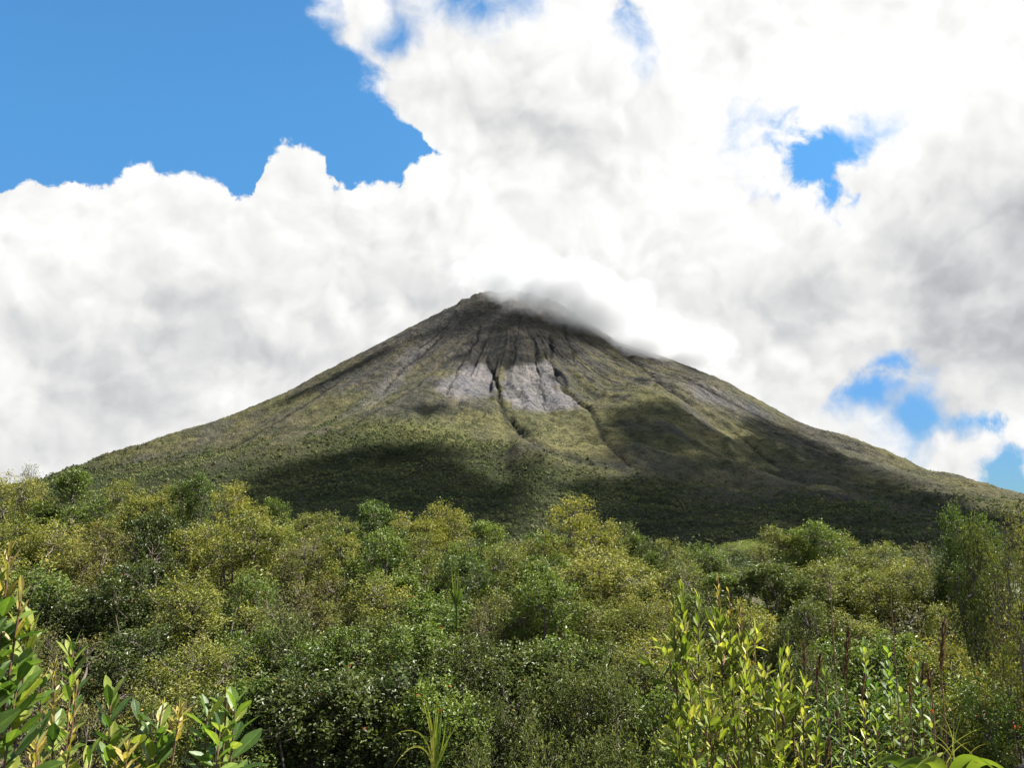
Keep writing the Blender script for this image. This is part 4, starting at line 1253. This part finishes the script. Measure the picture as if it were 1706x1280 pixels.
def bare_stalk(label, px, ty, d):
    f = foot_of(px + 4, d)
    t = thing('bare_stalk', label, 'stalk', tuple(f), 'bare dark stalks')
    tip = at(px, ty, d)
    mb = MB()
    mb.tube(bez(f, (f + tip) / 2 + [0.03, 0, 0], tip, 8) - f, np.linspace(0.008, 0.003, 8), 5)
    ob('stem', mb.mesh('stem', STEM, True), t)
    for k in range(6):
        b = f + (tip - f) * PR.uniform(0.5, 0.98)
        put_leaf(t, B_LG[k % 2], b, np.array([PR.normal(0, 1), PR.normal(0, 1), 0.4]), np.array([0, 0, 1.0]), 0.08, 0.6)


bare_stalk('thin dark stalk rising above the left plume', 1382, 962, 6.0)
bare_stalk('thin green stalk between the two tall plumes', 1484, 1000, 5.6)


# broad arching leaves at the bottom right, stump in the corner
f_ = foot_of(1560, 2.3)
bl = thing('broad_leaved_plant', 'plant with wide arching lime leaves at the bottom right', 'plant', tuple(f_))
for (bx, by, kx, ky, tx, ty, w) in ((1530, 1310, 1490, 1236, 1448, 1288, 0.036), (1560, 1310, 1525, 1246, 1490, 1290, 0.04), (1575, 1315, 1565, 1240, 1520, 1288, 0.04),
                                    (1590, 1312, 1600, 1234, 1660, 1286, 0.042), (1600, 1316, 1625, 1240, 1690, 1298, 0.04)):
    b = at(bx, by, 2.3)
    p = np.concatenate([bez(f_, (f_ + b) / 2 + [0, 0.02, 0], b, 4)[:-1], bez(b, at(kx, ky, 2.25), at(tx, ty, 2.12), 14)])
    strip('leaf', p, w, LIME, bl, PR.uniform(0.1, 0.4))


def stump():
    m, g, out = new_mat('stump_bark')
    tc = g.node('ShaderNodeTexCoord').outputs['Object']
    n = g.noise(tc, 22.0, 7, 0.7)
    v = g.voronoi(tc, 34.0)
    c = g.ramp(n, [(0.3, (0.012, 0.009, 0.008)), (0.55, (0.04, 0.03, 0.025)), (0.75, (0.11, 0.08, 0.065))])
    b = g.node('ShaderNodeBsdfPrincipled', ins={'Base Color': c, 'Roughness': 0.9, 'Normal': bump(g, g.add(n, g.mul(v, 0.6)), 1.0, 0.03)})
    g.l.new(b.outputs[0], out.inputs[0])
    import bmesh
    bm = bmesh.new()
    bmesh.ops.create_icosphere(bm, subdivisions=5, radius=1.0)
    v_ = np.array([q.co[:] for q in bm.verts]); f = np.array([[q.index for q in x.verts] for x in bm.faces])
    bm.free()
    nz = fbm(v_[:, 0] * 2 + 9, v_[:, 1] * 2 + v_[:, 2] * 1.7 + 5, 5, 6) - 0.5
    nz2 = fbm(v_[:, 0] * 9 + 9, v_[:, 1] * 7 + v_[:, 2] * 9 + 5, 4, 16) - 0.5
    c_ = at(1738, 1312, 2.0)
    z0 = float(ground_z(np.array(c_[0]), np.array(2.0)))
    hh = at(1730, 1244, 2.0)[2] - z0
    q = np.sign(v_) * np.abs(v_) ** [1, 1, 0.6] * [0.15, 0.15, hh] + v_ * (0.05 * nz + 0.05 * nz2)[:, None]
    o = ob('tree_stump', mesh_np('tree_stump', q, [f], m, smooth=True), None, (c_[0], 2.0, z0))
    tag(o, 'rough dark stump cut by the bottom right corner', 'stump')


stump()


def red_flower(label, px, py, d):
    f = foot_of(px, d)
    t = thing('red_flower', label, 'flower', tuple(f), 'scarlet flowers')
    c = at(px, py, d)
    mb = MB(); mb.tube(bez(f, (f + c) / 2, c, 6) - f, np.linspace(0.004, 0.002, 6), 4)
    ob('stem', mb.mesh('stem', STEM), t)
    mb = MB()
    n = 9
    mb.leaves(np.tile(c - f, (n, 1)), unit(PR.normal(0, 1, (n, 3)) + [0, -0.3, 0.5]), unit(PR.normal(0, 1, (n, 3))), 0.011, 0.008, PR.random(n))
    ob('petals', mb.mesh('petals', PETAL), t)


red_flower('small scarlet flower beside the tallest plume stalk', 1553, 1186, 5.2)
red_flower('orange-red flower below the right edge tree', 1690, 1212, 5.4)


# ------------------------------------------------------------------ cloud lying on the summit: a real volume
def build_summit_cloud():
    m, g, out = new_mat('summit_cloud_vapour')
    tc = g.node('ShaderNodeTexCoord').outputs['Object']
    n = g.noise(tc, 0.0042, 5, 0.62)
    wv = g.node('ShaderNodeTexNoise', ins={'Vector': tc, 'Scale': 0.004, 'Detail': 2.0})
    p = g.vm('ADD', tc, g.vm('SCALE', g.vm('SUBTRACT', wv.outputs['Color'], (0.5, 0.5, 0.5)), scale=150.0))
    c0 = at(950, 500, 3300)
    field = None
    for (px, py, Y, rx, ry, rz) in SUMMIT_PUFFS:
        c = at(px, py, Y) - c0
        q = g.vm('DIVIDE', g.vm('SUBTRACT', p, tuple(c)), (rx, ry, rz))
        f = g.sub(1.0, g.vm('LENGTH', q))
        field = f if field is None else g.mx(field, f)
    dens = g.smooth(g.add(field, g.mul(g.sub(n, 0.5), 2.3)), -0.1, 0.8, 0.0, 0.016)
    # nothing reaches the sides of the domain
    a = g.vm('ABSOLUTE', tc)
    s = g.node('ShaderNodeSeparateXYZ', ins={0: a})
    for k, h in enumerate(DOM):
        dens = g.mul(dens, g.smooth(s.outputs[k], h * 0.78, h * 0.98, 1.0, 0.0))
    v = g.node('ShaderNodeVolumePrincipled', ins={'Color': (0.80, 0.805, 0.815, 1), 'Density': dens, 'Anisotropy': 0.0})
    g.l.new(v.outputs[0], out.inputs[1])
    hx, hy, hz = DOM
    vs = np.array([[x, y, z] for x in (-hx, hx) for y in (-hy, hy) for z in (-hz, hz)], float)
    q = np.array([[0, 1, 3, 2], [4, 6, 7, 5], [0, 4, 5, 1], [2, 3, 7, 6], [0, 2, 6, 4], [1, 5, 7, 3]])
    o = ob('summit_cloud', mesh_np('summit_cloud', vs, [q], m), None, tuple(c0))
    tag(o, 'soft white cloud lying over the summit of the volcano', 'cloud', kind='stuff')


DOM = (820.0, 340.0, 400.0)
SUMMIT_PUFFS = [(915, 476, 3180, 240, 170, 115), (1000, 518, 3170, 210, 180, 125), (1072, 570, 3210, 200, 190, 110), (1148, 590, 3290, 200, 190, 85), (835, 458, 3220, 190, 180, 90)]
build_summit_cloud()
SC.cycles.volume_step_rate = 0.5
SC.cycles.volume_max_steps = 128
